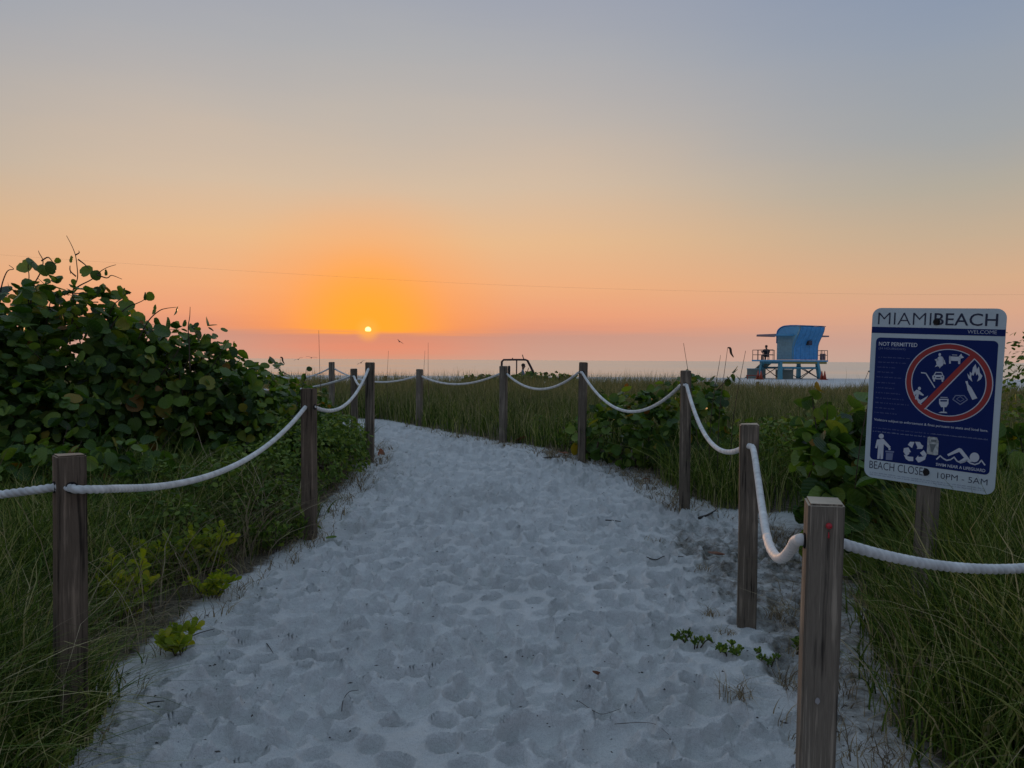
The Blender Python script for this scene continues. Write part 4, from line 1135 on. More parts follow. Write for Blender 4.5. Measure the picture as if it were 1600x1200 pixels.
# ------------------------------------------------------------------ plants
def norm(a): return a / (np.linalg.norm(a, axis=-1, keepdims=True) + 1e-9)
def leaf_template(kind):
    """leaf in the xy plane, stalk end at the origin, tip along +x, length about 1"""
    if kind == 'round':            # sea grape: round, notched at the stalk, gently cupped with a crease
        k = 11; out = []
        for i in range(k):
            a = math.pi * (2 * i / (k - 1) - 1) * .93
            r = .5 * (1 + .05 * math.cos(3 * a))
            out.append((.5 + r * math.cos(a), r * 1.04 * math.sin(a), .10 * math.sin(a) ** 2 + .02 * math.cos(2 * a)))
        v = [(.12, 0, -.02), (.5, 0, -.045), (.78, 0, -.03)] + out
        t = []
        o = 3
        for i in range(k - 1):
            x = (out[i][0] + out[i + 1][0]) / 2
            c = 0 if x < .28 else (1 if x < .68 else 2)
            t.append((o + i, o + i + 1, c))
        # close gaps between the three midrib points
        cs = [0 if (out[i][0] + out[i + 1][0]) / 2 < .28 else (1 if (out[i][0] + out[i + 1][0]) / 2 < .68 else 2) for i in range(k - 1)]
        for i in range(1, k - 1):
            if cs[i] != cs[i - 1]: t.append((cs[i - 1], o + i, cs[i]))
    else:                          # small oval leaf
        w = {'oval': .26, 'paddle': .22}[kind]
        xs = [0, .3, .62, .88, 1.0]; ws = [.05, .7, 1.0, .6, 0.05] if kind == 'oval' else [.1, .45, .9, .95, .15]
        v = []; t = []
        for x, q in zip(xs, ws):
            v += [(x, -w * q, .06 * q - .08 * x * x), (x, 0, -.08 * x * x), (x, w * q, .06 * q - .08 * x * x)]
        for i in range(4):
            o = 3 * i
            t += [(o, o + 3, o + 4), (o, o + 4, o + 1), (o + 1, o + 4, o + 5), (o + 1, o + 5, o + 2)]
    return np.array(v, float), np.array(t, int)
TEMPL = {k: [leaf_template(k)] for k in ('round', 'oval', 'paddle')}
def bent(v, fold, droop, sx, sy):
    w = v.copy(); w[:, 0] *= sx; w[:, 1] *= sy
    w[:, 2] += fold * np.abs(w[:, 1]) + droop * w[:, 0] ** 2 + .03 * np.sin(w[:, 0] * 7 + w[:, 1] * 5)
    return w
_v, _t = TEMPL['round'][0]
TEMPL['round'] = [(bent(_v, .0, .0, 1, 1), _t), (bent(_v, .35, -.15, .95, .92), _t), (bent(_v, -.25, -.3, 1.05, .95), _t), (bent(_v, .7, .1, 1.0, .8), _t)]
def add_uv(me, uvs):
    l = me.uv_layers.new(name='UVMap')
    vi = np.zeros(len(me.loops), np.int32); me.loops.foreach_get('vertex_index', vi)
    l.data.foreach_set('uv', uvs[vi].astype(np.float32).ravel())
LEAFMESH = {}
def leaf_mesh(kind, mat, var=0):
    var = var % len(TEMPL[kind])
    key = (kind, mat.name, var)
    if key not in LEAFMESH:
        v, t = TEMPL[kind][var]
        me = np_mesh('leaf', v, None, t); add_uv(me, TEMPL[kind][0][0][:, :2]); me.materials.append(mat); LEAFMESH[key] = me
    return LEAFMESH[key]
def frames(nrm, r):
    """rotation matrices (n,3,3) whose columns are leaf axis, side, normal; the leaf axis droops a little"""
    n = norm(nrm)
    a = r.normal(size=n.shape); a[:, 2] -= .5
    a = norm(a - n * np.sum(a * n, -1, keepdims=True))
    b = np.cross(n, a)
    return np.stack([a, b, n], -1)
def place_leaves(root, pos, rot, size, kind, mat, n_obj, score, partname='leaf', stuffname='foliage'):
    """the n_obj best-scored leaves become parts of their own, the rest one joined part"""
    order = np.argsort(score)
    pick, rest = order[:n_obj], order[n_obj:]
    rl = np.array(root.location)
    for i in pick:
        o = bpy.data.objects.new(partname, leaf_mesh(kind, mat, int(i)))
        m = Matrix(rot[i].tolist()).to_4x4()
        o.matrix_basis = Matrix.Translation(Vector(pos[i] - rl)) @ m @ Matrix.Scale(float(size[i]), 4)
        link(o, root)
    if len(rest):
        VV, TT, UU, off = [], [], [], 0
        nv = len(TEMPL[kind])
        for q in range(nv):
            sub = rest[q::nv]
            v, t = TEMPL[kind][q]
            V = np.einsum('nij,kj->nki', rot[sub], v) * size[sub][:, None, None] + (pos[sub] - rl)[:, None]
            VV.append(V.reshape(-1, 3)); UU.append(np.tile(TEMPL[kind][0][0][:, :2], (len(sub), 1)))
            TT.append((t[None] + (np.arange(len(sub)) * len(v))[:, None, None]).reshape(-1, 3) + off); off += len(sub) * len(v)
        me2 = np_mesh(stuffname, np.vstack(VV), None, np.vstack(TT)); add_uv(me2, np.vstack(UU))
        o = obj(stuffname, me2, mat, root)
        o['kind'] = 'stuff'
def blob_points(blobs, n, r, shell=.35, seedz=None):
    """points through the outer layers of a union of ellipsoids, with outward normals"""
    B = np.array(blobs, float)
    area = (B[:, 3] * B[:, 4] + B[:, 4] * B[:, 5] + B[:, 3] * B[:, 5])
    P, Nn = [], []
    got = 0
    while got < n:
        k = r.choice(len(B), size=n, p=area / area.sum())
        d = norm(r.normal(size=(n, 3)))
        rad = 1.06 - shell * r.random(n) ** 1.3
        lump = 1 + .26 * (vnoise(d[:, 0] * 3 + k * 7.1 + 20, d[:, 2] * 3 + d[:, 1] * 2 + 31) - .5) * 2
        p = B[k, :3] + d * B[k, 3:6] * (rad * lump)[:, None]
        keep = np.ones(n, bool)
        for b in B:
            q = np.sum(((p - b[:3]) / b[3:6]) ** 2, -1)
            keep &= q > .42
        gz = G(p[:, 0], p[:, 1])
        keep &= p[:, 2] > gz + .03
        keep &= path_sd(p[:, 0], p[:, 1]) > -.06 - .1 * np.maximum(0, p[:, 2] - gz)
        P.append(p[keep]); Nn.append(norm(d / B[k, 3:6])[keep]); got += keep.sum()
    return np.vstack(P)[:n], np.vstack(Nn)[:n]
def bush(name, label, blobs, n, n_obj, size, kind, mat, seed, cat='bush', shell=.35, group=None, stems=14, jitter=.6, clear=None, sprouts=0):
    r = np.random.default_rng(seed)
    B = np.array(blobs, float)
    c = B[0]
    gz = g1(c[0], c[1])
    root = thing(name, label, cat, (c[0], c[1], gz), (0, 0, 0), group)
    p, nn = blob_points(blobs, n, r, shell)
    if clear is not None:
        k = clear(p); p, nn = p[k], nn[k]
    nrm = nn * .75 + np.array([0, -.05, .45]) + r.normal(size=p.shape) * jitter
    rot = frames(nrm, r)
    sz = size[0] + (size[1] - size[0]) * r.random(len(p)) ** 1.7
    shoots = []
    if sprouts:
        cand = np.where((nn[:, 2] > .25) & (p[:, 2] > np.percentile(p[:, 2], 55)))[0]
        for i in r.choice(cand, sprouts):
            dv = norm((nn[i] * .6 + np.array([0, 0, .7]) + r.normal(size=3) * .45)[None])[0]
            ln = r.uniform(.12, .42)
            c = smooth_pts([p[i] - dv * .25, p[i] + dv * ln * .4 + r.normal(size=3) * .02, p[i] + dv * ln], 5)
            shoots.append((np.array(c) - np.array(root.location), np.linspace(.007, .0025, len(c))))
            k = int(r.integers(3, 7))
            lp = np.array([c[int(len(c) * (.35 + .65 * q / k)) - 1] for q in range(1, k + 1)]) + r.normal(size=(k, 3)) * .02
            ln_ = norm(r.normal(size=(k, 3)) + np.array([0, -.4, .2]))
            p = np.vstack([p, lp]); nn = np.vstack([nn, ln_]); rot = np.concatenate([rot, frames(ln_, r)])
            sz = np.concatenate([sz, r.uniform(size[0], (size[0] + size[1]) / 2, k)])
    d = np.linalg.norm(p - np.array(CAM), axis=1)
    facing = np.sum(nn * norm(np.array(CAM) - p), -1)
    score = d / sz * (1.6 - facing)
    place_leaves(root, p, rot, sz, kind, mat, n_obj, score)
    # woody skeleton
    parts = list(shoots)
    for i in range(stems):
        b = B[i % len(B)]
        e = b[:3] + norm(r.normal(size=3)) * b[3:6] * r.uniform(.5, .95)
        gx, gy = b[0] + r.normal(0, .25) * b[3], b[1] + r.normal(0, .25) * b[4]
        if path_sd(np.array([gx]), np.array([gy]))[0] < .1: continue
        s0 = np.array([gx, gy, g1(gx, gy) - .05])
        e[2] = max(e[2], s0[2] + .2)
        m1 = s0 * .6 + e * .4 + r.normal(size=3) * .08; m2 = s0 * .25 + e * .75 + r.normal(size=3) * .08
        pts = np.array(smooth_pts([s0, m1, m2, e], 5)) - np.array(root.location)
        parts.append((pts, np.linspace(.018, .005, len(pts))))
    if parts:
        tubes('branches', parts, M['stem'], root, 5)['kind'] = 'stuff'
    return root

# the big sea grape on the left: built as several plants that grow into one another
SG = 'sea grapes along the left of the path'
bush('sea_grape_bush', 'tallest dark round leaved sea grape bush at the left edge', [(-5.3, 7.3, 1.2, 1.5, 1.2, 1.07), (-6.4, 7.8, 1.25, 1.6, 1.3, 1.05), (-4.35, 7.6, 1.05, .9, .9, .98)], 5600, 300, (.07, .19), 'round', M['seagrape'], 1, group=SG, stems=26, sprouts=26)
bush('sea_grape_bush', 'lower round leaved sea grape bush sloping down beside the tallest bush', [(-3.75, 8.1, .85, .70, .9, 1.06), (-3.15, 8.3, .62, .62, .75, .86), (-4.5, 6.7, .60, .9, .6, .72)], 3200, 280, (.065, .17), 'round', M['seagrape'], 2, group=SG, stems=16, sprouts=16)
bush('sea_grape_bush', 'low sea grape bush behind the rope between the second and third left posts', [(-2.85, 8.6, .68, .60, .7, .60), (-2.45, 9.5, .48, .45, .7, .48), (-3.3, 9.6, .85, .7, .8, .55), (-2.9, 10.2, .60, .6, .6, .48)], 2300, 240, (.055, .13), 'round', M['seagrape'], 3, group=SG, stems=12, sprouts=3)
bush('low_shrub', 'light green small leaved shrub at the path edge beside the second left post', [(-2.15, 7.9, .42, .45, .9, .48), (-1.98, 8.7, .45, .35, .7, .42), (-2.35, 7.0, .30, .5, .6, .38), (-2.05, 6.35, .20, .38, .5, .26)], 5000, 60, (.04, .075), 'oval', M['smallleaf'], 4, cat='shrub', stems=12)
bush('sea_grape_bush', 'low patch of sea grape in the grass below the tallest bush', [(-3.5, 6.05, .38, .75, .5, .46), (-4.2, 5.7, .35, .6, .45, .44)], 1000, 200, (.06, .15), 'round', M['seagrape'], 85, group=SG, stems=8, sprouts=6)
bush('low_shrub', 'green leafy scrub under the left rope between the first and second posts', [(-2.65, 6.1, .30, .50, .5, .40), (-2.45, 5.3, .20, .42, .45, .32)], 2600, 40, (.04, .075), 'oval', M['smallleaf'], 86, cat='shrub', stems=8)
# right-hand side
RG = 'sea grapes on the right of the path'
bush('sea_grape_bush', 'broad leaved sea grape bush between the steep rope post and the sign', [(2.15, 5.6, .50, .62, .55, .56), (2.75, 5.9, .55, .6, .6, .56), (1.85, 6.15, .40, .35, .45, .46)], 900, 280, (.08, .19), 'round', M['seagrape'], 5, group=RG, stems=12, sprouts=10)
bush('sea_grape_bush', 'dark low sea grape bush between the two tall right posts', [(1.55, 9.3, .62, .62, .6, .52), (2.1, 9.1, .70, .55, .6, .56), (1.2, 9.75, .50, .4, .45, .42)], 900, 240, (.07, .16), 'round', M['seagrape'], 6, group=RG, stems=10, sprouts=2)
bush('leafy_shrub', 'tall small leaved shrub at the right edge behind the sign', [(5.35, 7.4, .95, .85, .9, .95), (5.9, 7.2, 1.0, .9, .9, .95), (4.9, 7.0, .6, .6, .6, .55)], 5200, 80, (.045, .08), 'oval', M['smallleaf'], 7, cat='shrub', stems=16)
# far bushes that hide the lower half of the buggy
FB = 'far bushes on the dune crest'
for i, (px, Y, top, w, lb) in enumerate(((838, 26, 580, .85, 'far leafy bush in front of the buggy'), (884, 26.5, 583, .5, 'small far bush right of the buggy'), (806, 25.5, 584, .55, 'far bush at the rear wheels of the buggy'), (760, 25, 585, .40, 'lone dark clump on the dune crest left of the buggy'), (733, 25.5, 588, .22, 'tiny dark clump on the dune crest, leftmost of them'))):
    p = at(px, top, Y); gz = g1(p.x, Y)
    h = p.z - gz
    bush('dune_bush', lb, [(p.x, Y, gz + h * .45, w, .5, h * .52)], int(500 * w + 150), 0, (.09, .16), 'round', M['seagrape'], 20 + i, group=FB, stems=3)
# bare twigs rising out of the big bush
def twig_cluster():
    t = thing('bare_branch', 'bare twisted branch with few leaves rising from the tallest bush', 'branch', at(112, 470, 7.4), (0, 0, 0))
    def q(px, py): return np.array(at(px, py, 7.4) - t.location)
    L_ = [[(112, 470), (113, 455), (120, 435), (121, 415), (117, 398), (111, 383), (107, 369)], [(117, 398), (120, 394), (120, 391)], [(113, 452), (128, 445), (142, 436), (155, 425), (168, 418), (179, 413)], [(155, 430), (165, 434), (178, 431), (190, 436)],
          [(119, 432), (112, 424), (108, 415), (110, 428)], [(121, 405), (130, 413), (140, 420)], [(110, 458), (130, 459), (148, 458)], [(60, 425), (66, 408), (62, 396), (57, 391)], [(66, 408), (72, 402), (80, 404), (86, 412), (92, 406)],
          [(180, 475), (190, 466), (198, 459), (206, 460)], [(200, 478), (212, 474), (222, 468), (228, 463)], [(250, 486), (262, 482), (276, 480)], [(295, 512), (294.5, 495), (294.5, 479)], [(15, 425), (18, 420), (18, 415)]]
    roots = {0, 7, 9, 10, 11, 12, 13, 14}
    L_.append([(45, 460), (43, 432), (48, 414), (56, 410)])
    for li, pts in enumerate(L_):
        if li in roots:
            dx_, dy_ = pts[1][0] - pts[0][0], pts[1][1] - pts[0][1]; l_ = math.hypot(dx_, dy_); dx_ /= l_; dy_ /= l_
            pts = [(pts[0][0] - dx_ * 34, pts[0][1] - dy_ * 34 + 34), (pts[0][0] - dx_ * 18, pts[0][1] - dy_ * 18 + 9)] + pts
        c = smooth_pts([q(*a) + np.array([0, random.uniform(-.04, .04), 0]) for a in pts], 5)
        tube('twig', c, np.linspace(.0075, .0025, len(c)), M['stem'], t, 5)
    for px, py, s in ((112, 405, .07), (135, 424, .13), (150, 430, .10), (166, 426, .06), (150, 455, .10), (160, 452, .09), (193, 455, .07), (196, 467, .06), (226, 463, .08), (234, 463, .09), (90, 407, .06), (242, 484, .10), (276, 486, .10), (288, 505, .07), (80, 418, .13), (68, 422, .12), (40, 416, .16), (52, 412, .15)):
        o = bpy.data.objects.new('leaf', leaf_mesh('round', M['seagrape']))
        v = Vector(q(px, py))
        o.matrix_basis = Matrix.Translation(v) @ Euler((random.uniform(.6, 2.2), random.uniform(-.8, .8), random.uniform(0, 6))).to_matrix().to_4x4() @ Matrix.Scale(s, 4) @ Matrix.Translation((-.5, 0, 0))
        link(o, t)
twig_cluster()

# ------------------------------------------------------------------ grass
def blades(x, y, z, h, w, lean, az, r, segs=4, curl=1.0):
    n = len(x)
    u = np.linspace(0, 1, segs + 1)
    hx, hy = np.cos(az), np.sin(az)
    off = (lean * h)[:, None] * (u ** 2)[None] * curl
    hh = h[:, None] * (u[None] - .28 * np.clip(lean, 0, 1.6)[:, None] * u[None] ** 3)
    kink = r.normal(0, .03, (n, segs + 1)) * h[:, None] * u
    cx = x[:, None] + hx[:, None] * off - hy[:, None] * kink
    cy = y[:, None] + hy[:, None] * off + hx[:, None] * kink
    cz = z[:, None] + hh
    tw = r.uniform(0, 2 * np.pi, n)
    sx, sy = np.cos(tw), np.sin(tw)
    wid = w[:, None] * np.array([(1 - k) ** .7 for k in u])[None] * .5
    wid[:, -1] = 0
    Lv = np.stack([cx - sx[:, None] * wid, cy - sy[:, None] * wid, cz], -1)
    Rv = np.stack([cx + sx[:, None] * wid, cy + sy[:, None] * wid, cz], -1)[:, :-1]
    V = np.concatenate([Lv, Rv], 1)
    m = 2 * segs + 1
    b = (np.arange(n) * m)[:, None]
    q = []
    for k in range(segs - 1):
        q.append(np.concatenate([b + k, b + segs + 1 + k, b + segs + 2 + k, b + k + 1], 1))
    Q = np.concatenate(q, 0) if q else np.zeros((0, 4), int)
    T = np.concatenate([b + segs - 1, b + 2 * segs, b + segs], 1)
    return V.reshape(-1, 3), Q, T
def grass_patch(name, label, n, sampler, hfun, w, seed, mat, lean=(.15, .6), segs=4, tuft=0.0, keep=None, margin=.02):
    """sampler(r, n) -> x, y ; blades gathered in tufts"""
    r = np.random.default_rng(seed)
    nt_ = max(2500, n // 14) if tuft else n
    X, Y, A = [], [], []
    got = 0
    while got < n:
        x, y = sampler(r, nt_)
        if tuft:
            x = np.repeat(x, 14); y = np.repeat(y, 14)
            a = r.uniform(0, 2 * np.pi, len(x)); rr = tuft * np.sqrt(r.random(len(x)))
            x = x + rr * np.cos(a); y = y + rr * np.sin(a)
        else:
            a = r.uniform(0, 2 * np.pi, len(x))
        k = path_sd(x, y) > margin
        if keep is not None: k &= keep(x, y, r)
        X.append(x[k]); Y.append(y[k]); A.append(a[k]); got += k.sum()
    x = np.concatenate(X)[:n]; y = np.concatenate(Y)[:n]; a = np.concatenate(A)[:n] + r.normal(0, .6, n)
    h = hfun(x, y) * r.uniform(.45, 1.1, n)
    z = G(x, y) - .02
    V, Q, T = blades(x, y, z, h, w * r.uniform(.6, 1.4, n) * np.maximum(1, np.hypot(x, y) / 5), r.uniform(*lean, n) * r.choice([.4, 1, 1.5], n), a, r, segs)
    o = obj(name, np_mesh(name, V, Q, T), mat)
    return tag(o, label, 'grass', None, 'stuff')
def box_sampler(x0, x1, y0, y1):
    return lambda r, n: (r.uniform(x0, x1, n), r.uniform(y0, y1, n))
# near left, around the first post and back to the bushes
def h_left(x, y):
    return .26 + .50 * smoothstep(.05, .9, path_sd(x, y)) * (1 - .25 * smoothstep(4, 6, y)) + .1 * fbm(x * 2, y * 2, 2)
grass_patch('dune_grass', 'tall dark dune grass around the nearest left post', 20000, box_sampler(-4.4, -1.45, 2.2, 7.0), h_left, .0100, 31, M['grass'], (.25, 1.1), 5, .13, lambda x, y, r: (r.random(len(x)) < smoothstep(.05, .6, path_sd(x, y)) + .06) & ~((path_sd(x, y) < .42) & (y > 3.3) & (y < 5.6) & (r.random(len(x)) < .85)))
grass_patch('dry_grass', 'dry straw coloured grass at the left edge of the path', 2600, box_sampler(-2.4, -1.2, 2.2, 9.5), lambda x, y: .16 + .1 * smoothstep(0, .5, path_sd(x, y)), .005, 32, M['straw'], (.6, 1.9), 4, .12, lambda x, y, r: path_sd(x, y) < .55, -.10)
def h_right(x, y):
    return .34 + .62 * smoothstep(.05, .6, path_sd(x, y)) + .12 * fbm(x * 2, y * 2, 2) - .12 * smoothstep(4.5, 7, y)
grass_patch('dune_grass', 'tall dark dune grass at the right edge below the sign', 21000, box_sampler(1.4, 5.0, 2.0, 6.4), h_right, .0100, 33, M['grass'], (.2, .95), 5, .13, lambda x, y, r: (r.random(len(x)) < smoothstep(0, .35, path_sd(x, y)) + .08) & ~((y > 4.9) & (x < 2.9) & (x > 1.3)))
grass_patch('dry_grass', 'dry straw and litter around the nearest right posts', 3000, box_sampler(.2, 2.4, 2.4, 11.5), lambda x, y: .13 + .08 * smoothstep(0, .5, path_sd(x, y)), .005, 34, M['straw'], (.7, 2.2), 4, .12, lambda x, y, r: (np.abs(path_sd(x, y)) < .35), -.35)
# behind the rope, both sides of the far part of the path
def h_mid(x, y):
    return .48 + .3 * fbm(x * .9, y * .9, 3) - .06 * smoothstep(1.5, 4, x)
grass_patch('dune_grass', 'dense grey green grass hedge behind the right rope', 22000, lambda r, n: (r.uniform(-4, 7, n), 6.5 + 10 * r.random(n)), h_mid, .0060, 35, M['grass'], (.15, .6), 3, .12, lambda x, y, r: (x > 1.5) | (y > 9.5), .05)
grass_patch('dune_grass', 'low grass between the left bushes and the far turn of the path', 5000, box_sampler(-6, -2.0, 9.5, 12.3), lambda x, y: .35 + 0 * x, .0055, 36, M['grass'], (.15, .6), 3, .12, lambda x, y, r: x < -2.05)
# the open dune field
def far_s(r, n):
    y = 11 + 18 * r.random(n) ** .9
    return r.uniform(-.85, .85, n) * y * .95, y
def h_far(x, y):
    return (.70 - .20 * smoothstep(3, 9, x * 20 / y)) * (1 - .45 * smoothstep(24, 29, y)) * (1 + .9 * fbm(x * .8, y * .8, 3))
grass_patch('dune_grass', 'olive field of dune grass reaching to the beach', 90000, far_s, h_far, .004, 37, M['fargrass'], (.1, .7), 2, 0, lambda x, y, r: r.random(len(x)) < .55 + 1.8 * fbm(x * .55 + 9, y * .55, 3))
grass_patch('dune_grass', 'thin tall grass stalks standing against the sea', 900, far_s, lambda x, y: .85 + .3 * fbm(x, y, 2), .0018, 38, M['fargrass'], (.05, .35), 4, 0)

def h_arch(x, y):
    return .55 + .35 * rng.random(len(x))
grass_patch('arching_grass', 'long pale arching grass blades at the left of the path', 900, box_sampler(-4.0, -1.5, 2.2, 6.8), h_arch, .0075, 41, M['straw'], (.6, 1.7), 6, .16, None, .1)
grass_patch('arching_grass', 'long pale arching grass blades at the right of the path', 900, box_sampler(1.5, 4.6, 2.2, 6.0), h_arch, .0075, 42, M['straw'], (.4, 1.6), 6, .16, None, .1)
grass_patch('dry_grass', 'brown litter of dry stems along the far right path edge', 1500, box_sampler(-2.5, 2.4, 7.5, 14.5), lambda x, y: .12 + 0 * x, .004, 43, M['straw'], (.7, 2.4), 3, .14, lambda x, y, r: (np.abs(path_sd(x, y)) < .22) & (x > -1.9), -.25)
grass_patch('dune_grass', 'thick clump of tall grass hugging the nearest left post', 4200, box_sampler(-2.5, -1.42, 2.2, 3.3), lambda x, y: .38 + .30 * smoothstep(.0, .3, path_sd(x, y)) + .2 * fbm(x * 3, y * 3, 2), .0095, 44, M['grass'], (.2, 1.3), 5, .09, None, -.05)
grass_patch('arching_grass', 'tall arching grass between the third and second right posts', 1500, box_sampler(1.55, 3.6, 6.3, 8.6), lambda x, y: .75 + .3 * fbm(x * 2, y * 2, 2), .0060, 45, M['grass'], (.3, 1.2), 5, .14, None, .1)
bush('low_shrub', 'bright green low shrub behind the rope right of the roll cage post', [(.55, 11.9, .42, .32, .3, .24), (.95, 11.5, .38, .3, .3, .2)], 1100, 0, (.035, .06), 'oval', M['smallleaf'], 81, cat='shrub', stems=4, group='low shrubs behind the right rope')
bush('low_shrub', 'low green shrub behind the rope left of the dark sea grape bush', [(1.0, 10.6, .40, .34, .3, .28)], 800, 0, (.04, .07), 'oval', M['smallleaf'], 82, cat='shrub', stems=4, group='low shrubs behind the right rope')
bush('low_shrub', 'leafy green shrub in the field above the steep rope post', [(2.9, 8.0, .55, .6, .5, .40), (3.6, 8.2, .55, .55, .5, .38)], 1900, 30, (.05, .085), 'oval', M['smallleaf'], 83, cat='shrub', stems=6, group='low shrubs behind the right rope')
bush('sea_grape_bush', 'sea grape bush partly behind the sign and its post', [(3.5, 6.2, .50, .6, .5, .52), (4.1, 5.9, .45, .6, .5, .48)], 800, 200, (.08, .17), 'round', M['seagrape'], 84, group=RG, stems=8, sprouts=5)
# sea oats: tall single stalks with a drooping seed head
def sea_oat(label, base, top, head, seed):
    r = random.Random(seed)
    bx, by = base
    z = g1(bx, by)
    t = thing('sea_oat', label, 'plant', (bx, by, z), (0, 0, 0), 'tall sea oat stalks')
    tp = np.array(top) - np.array((bx, by, z))
    m1 = tp * .5 + np.array([-.12 * tp[0] - .02, 0, .05]); 
    c = smooth_pts([(0, 0, -.03), m1, tp], 8)
    tube('stalk', c, np.linspace(.005, .0022, len(c)), M['stem'], t, 5)
    if head:
        V = []
        d = np.array([.10, 0, -.16]) * head
        h = smooth_pts([tp, tp + d * .3 + np.array([.02, 0, .03]) * head, tp + d * .7, tp + d * 1.2], 5)
        tube('seed_head', h, [.004 + .016 * head * math.sin(math.pi * min(1, (i + 1) / len(h))) for i in range(len(h))], M['stem'], t, 6)
    for k in range(3):
        a = r.uniform(0, 6.28)
        x = np.array([0.0]); 
        V, Q, T = blades(x, x, x, np.array([r.uniform(.35, .6)]), np.array([.008]), np.array([r.uniform(.3, .8)]), np.array([a]), np.random.default_rng(seed + k), 4)
        obj('blade', np_mesh('blade', V, Q, T), M['grass'], t)
oats = [(1122, 640, 1137, 543, 7.6, .5, 'tall sea oat with a drooping seed head left of the tower'),
        (1108, 640, 1126, 555, 7.9, .0, 'bare sea oat stalk just left of the seed head stalk'),
        (1140, 650, 1165, 548, 7.5, 0, 'bare sea oat stalk leaning right near the drooping seed head'),
        (1100, 640, 1068, 536, 8.0, 0, 'bare sea oat stalk rising left behind the third right post'),
        (1330, 650, 1382, 520, 5.2, 0, 'sea oat stalk leaning towards the sign'),
        (1300, 650, 1357, 580, 7.0, .8, 'sea oat with small seed head close to the left edge of the sign'),
        (505, 640, 498, 516, 11.5, 0, 'sea oat stalk left of the sun rising above the bushes'),
        (672, 640, 669, 535, 14, 0, 'sea oat stalk right of the sun, taller of the pair'),
        (663, 640, 664, 548, 14.2, 0, 'sea oat stalk right of the sun, shorter of the pair'),
        (606, 640, 607, 548, 14.5, 0, 'thin sea oat stalk right of the sun above the far stub'),
        (440, 640, 438, 558, 11.0, .5, 'sea oat with dark seed head over the left bushes')]
for i, (bx, by, tx, ty, Y, hd, lb) in enumerate(oats):
    b = at(bx, by, Y)
    sea_oat(lb, (b.x, Y), at(tx, ty, Y), hd, 100 + i)

# ------------------------------------------------------------------ small plants on the sand edge
def sprig(label, px, py, nst, h, seed, mat, leaf=(.035, .06), group='yellow green plants at the left path edge', spread=.16, name='beach_plant'):
    r = np.random.default_rng(seed)
    x, y = onground(px, py)
    z = g1(x, y)
    t = thing(name, label, 'plant', (x, y, z), (0, 0, 0), group)
    pos, rot, sz = [], [], []
    for k in range(nst):
        a = r.uniform(0, 6.28); ln = h * r.uniform(.6, 1.1); sp = spread * r.uniform(.3, 1)
        e = np.array([math.cos(a) * sp, math.sin(a) * sp, ln])
        b = np.array([math.cos(a) * sp * .3, math.sin(a) * sp * .3, -.02])
        c = smooth_pts([b, b * .5 + e * .5 + np.array([0, 0, .03]), e], 5)
        tube('stem', c, np.linspace(.004, .002, len(c)), M['stem'], t, 5)
        for q in c[2:]:
            for _ in range(2):
                pos.append(q + np.array([x, y, z])); 
                ax = norm(np.array([r.normal(), r.normal(), .9 + .3 * r.random()])[None])[0]
                nr = norm(np.cross(ax, r.normal(size=3))[None])[0]
                if nr[2] < 0: nr = -nr
                rot.append(np.stack([ax, np.cross(nr, ax), nr], -1)); sz.append(r.uniform(*leaf))
    pos = np.array(pos); rot = np.array(rot); sz = np.array(sz)
    place_leaves(t, pos, rot, sz, 'paddle', mat, min(300, len(pos)), -sz)
    return t
sprig('upright yellow green plant right beside the nearest left post', 185, 985, 11, .34, 51, M['yellowleaf'], (.05, .085))
sprig('yellow green plant just behind the nearest left post', 228, 930, 10, .30, 52, M['yellowleaf'], (.045, .08))
sprig('bushy yellow green plant in the middle of the left row', 285, 912, 11, .28, 53, M['yellowleaf'], (.045, .08))
sprig('yellow green plant leaning right, below the left rope', 335, 898, 10, .30, 54, M['yellowleaf'], (.045, .08))
sprig('low yellow green runner at the sand edge behind the row', 330, 935, 9, .12, 55, M['yellowleaf'], (.045, .07))
sprig('small bright plant lying alone on the sand near the left post', 283, 1020, 8, .09, 56, M['yellowleaf'], (.05, .08), spread=.13)
sprig('green seedling tuft right of the small lone plant row, by the second post', 455, 850, 9, .20, 57, M['smallleaf'], (.04, .07))
sprig('green plant at the foot of the second left post', 425, 866, 9, .22, 58, M['smallleaf'], (.04, .07))
GS = 'green seedlings on the sand at the right'
sprig('small green seedling on the sand left of the steep rope post foot', 1085, 1005, 7, .022, 61, M['smallleaf'], (.022, .036), GS, .12, 'seedling')
sprig('small green seedling below the foot of the steep rope post', 1142, 1020, 6, .024, 62, M['smallleaf'], (.022, .036), GS, .11, 'seedling')
sprig('tiny green seedling near the nearest right post', 1200, 1036, 4, .018, 63, M['smallleaf'], (.02, .032), GS, .10, 'seedling')
sprig('green seedling half hidden by the nearest right post', 1246, 1015, 3, .04, 64, M['smallleaf'], (.03, .045), GS, .05, 'seedling')

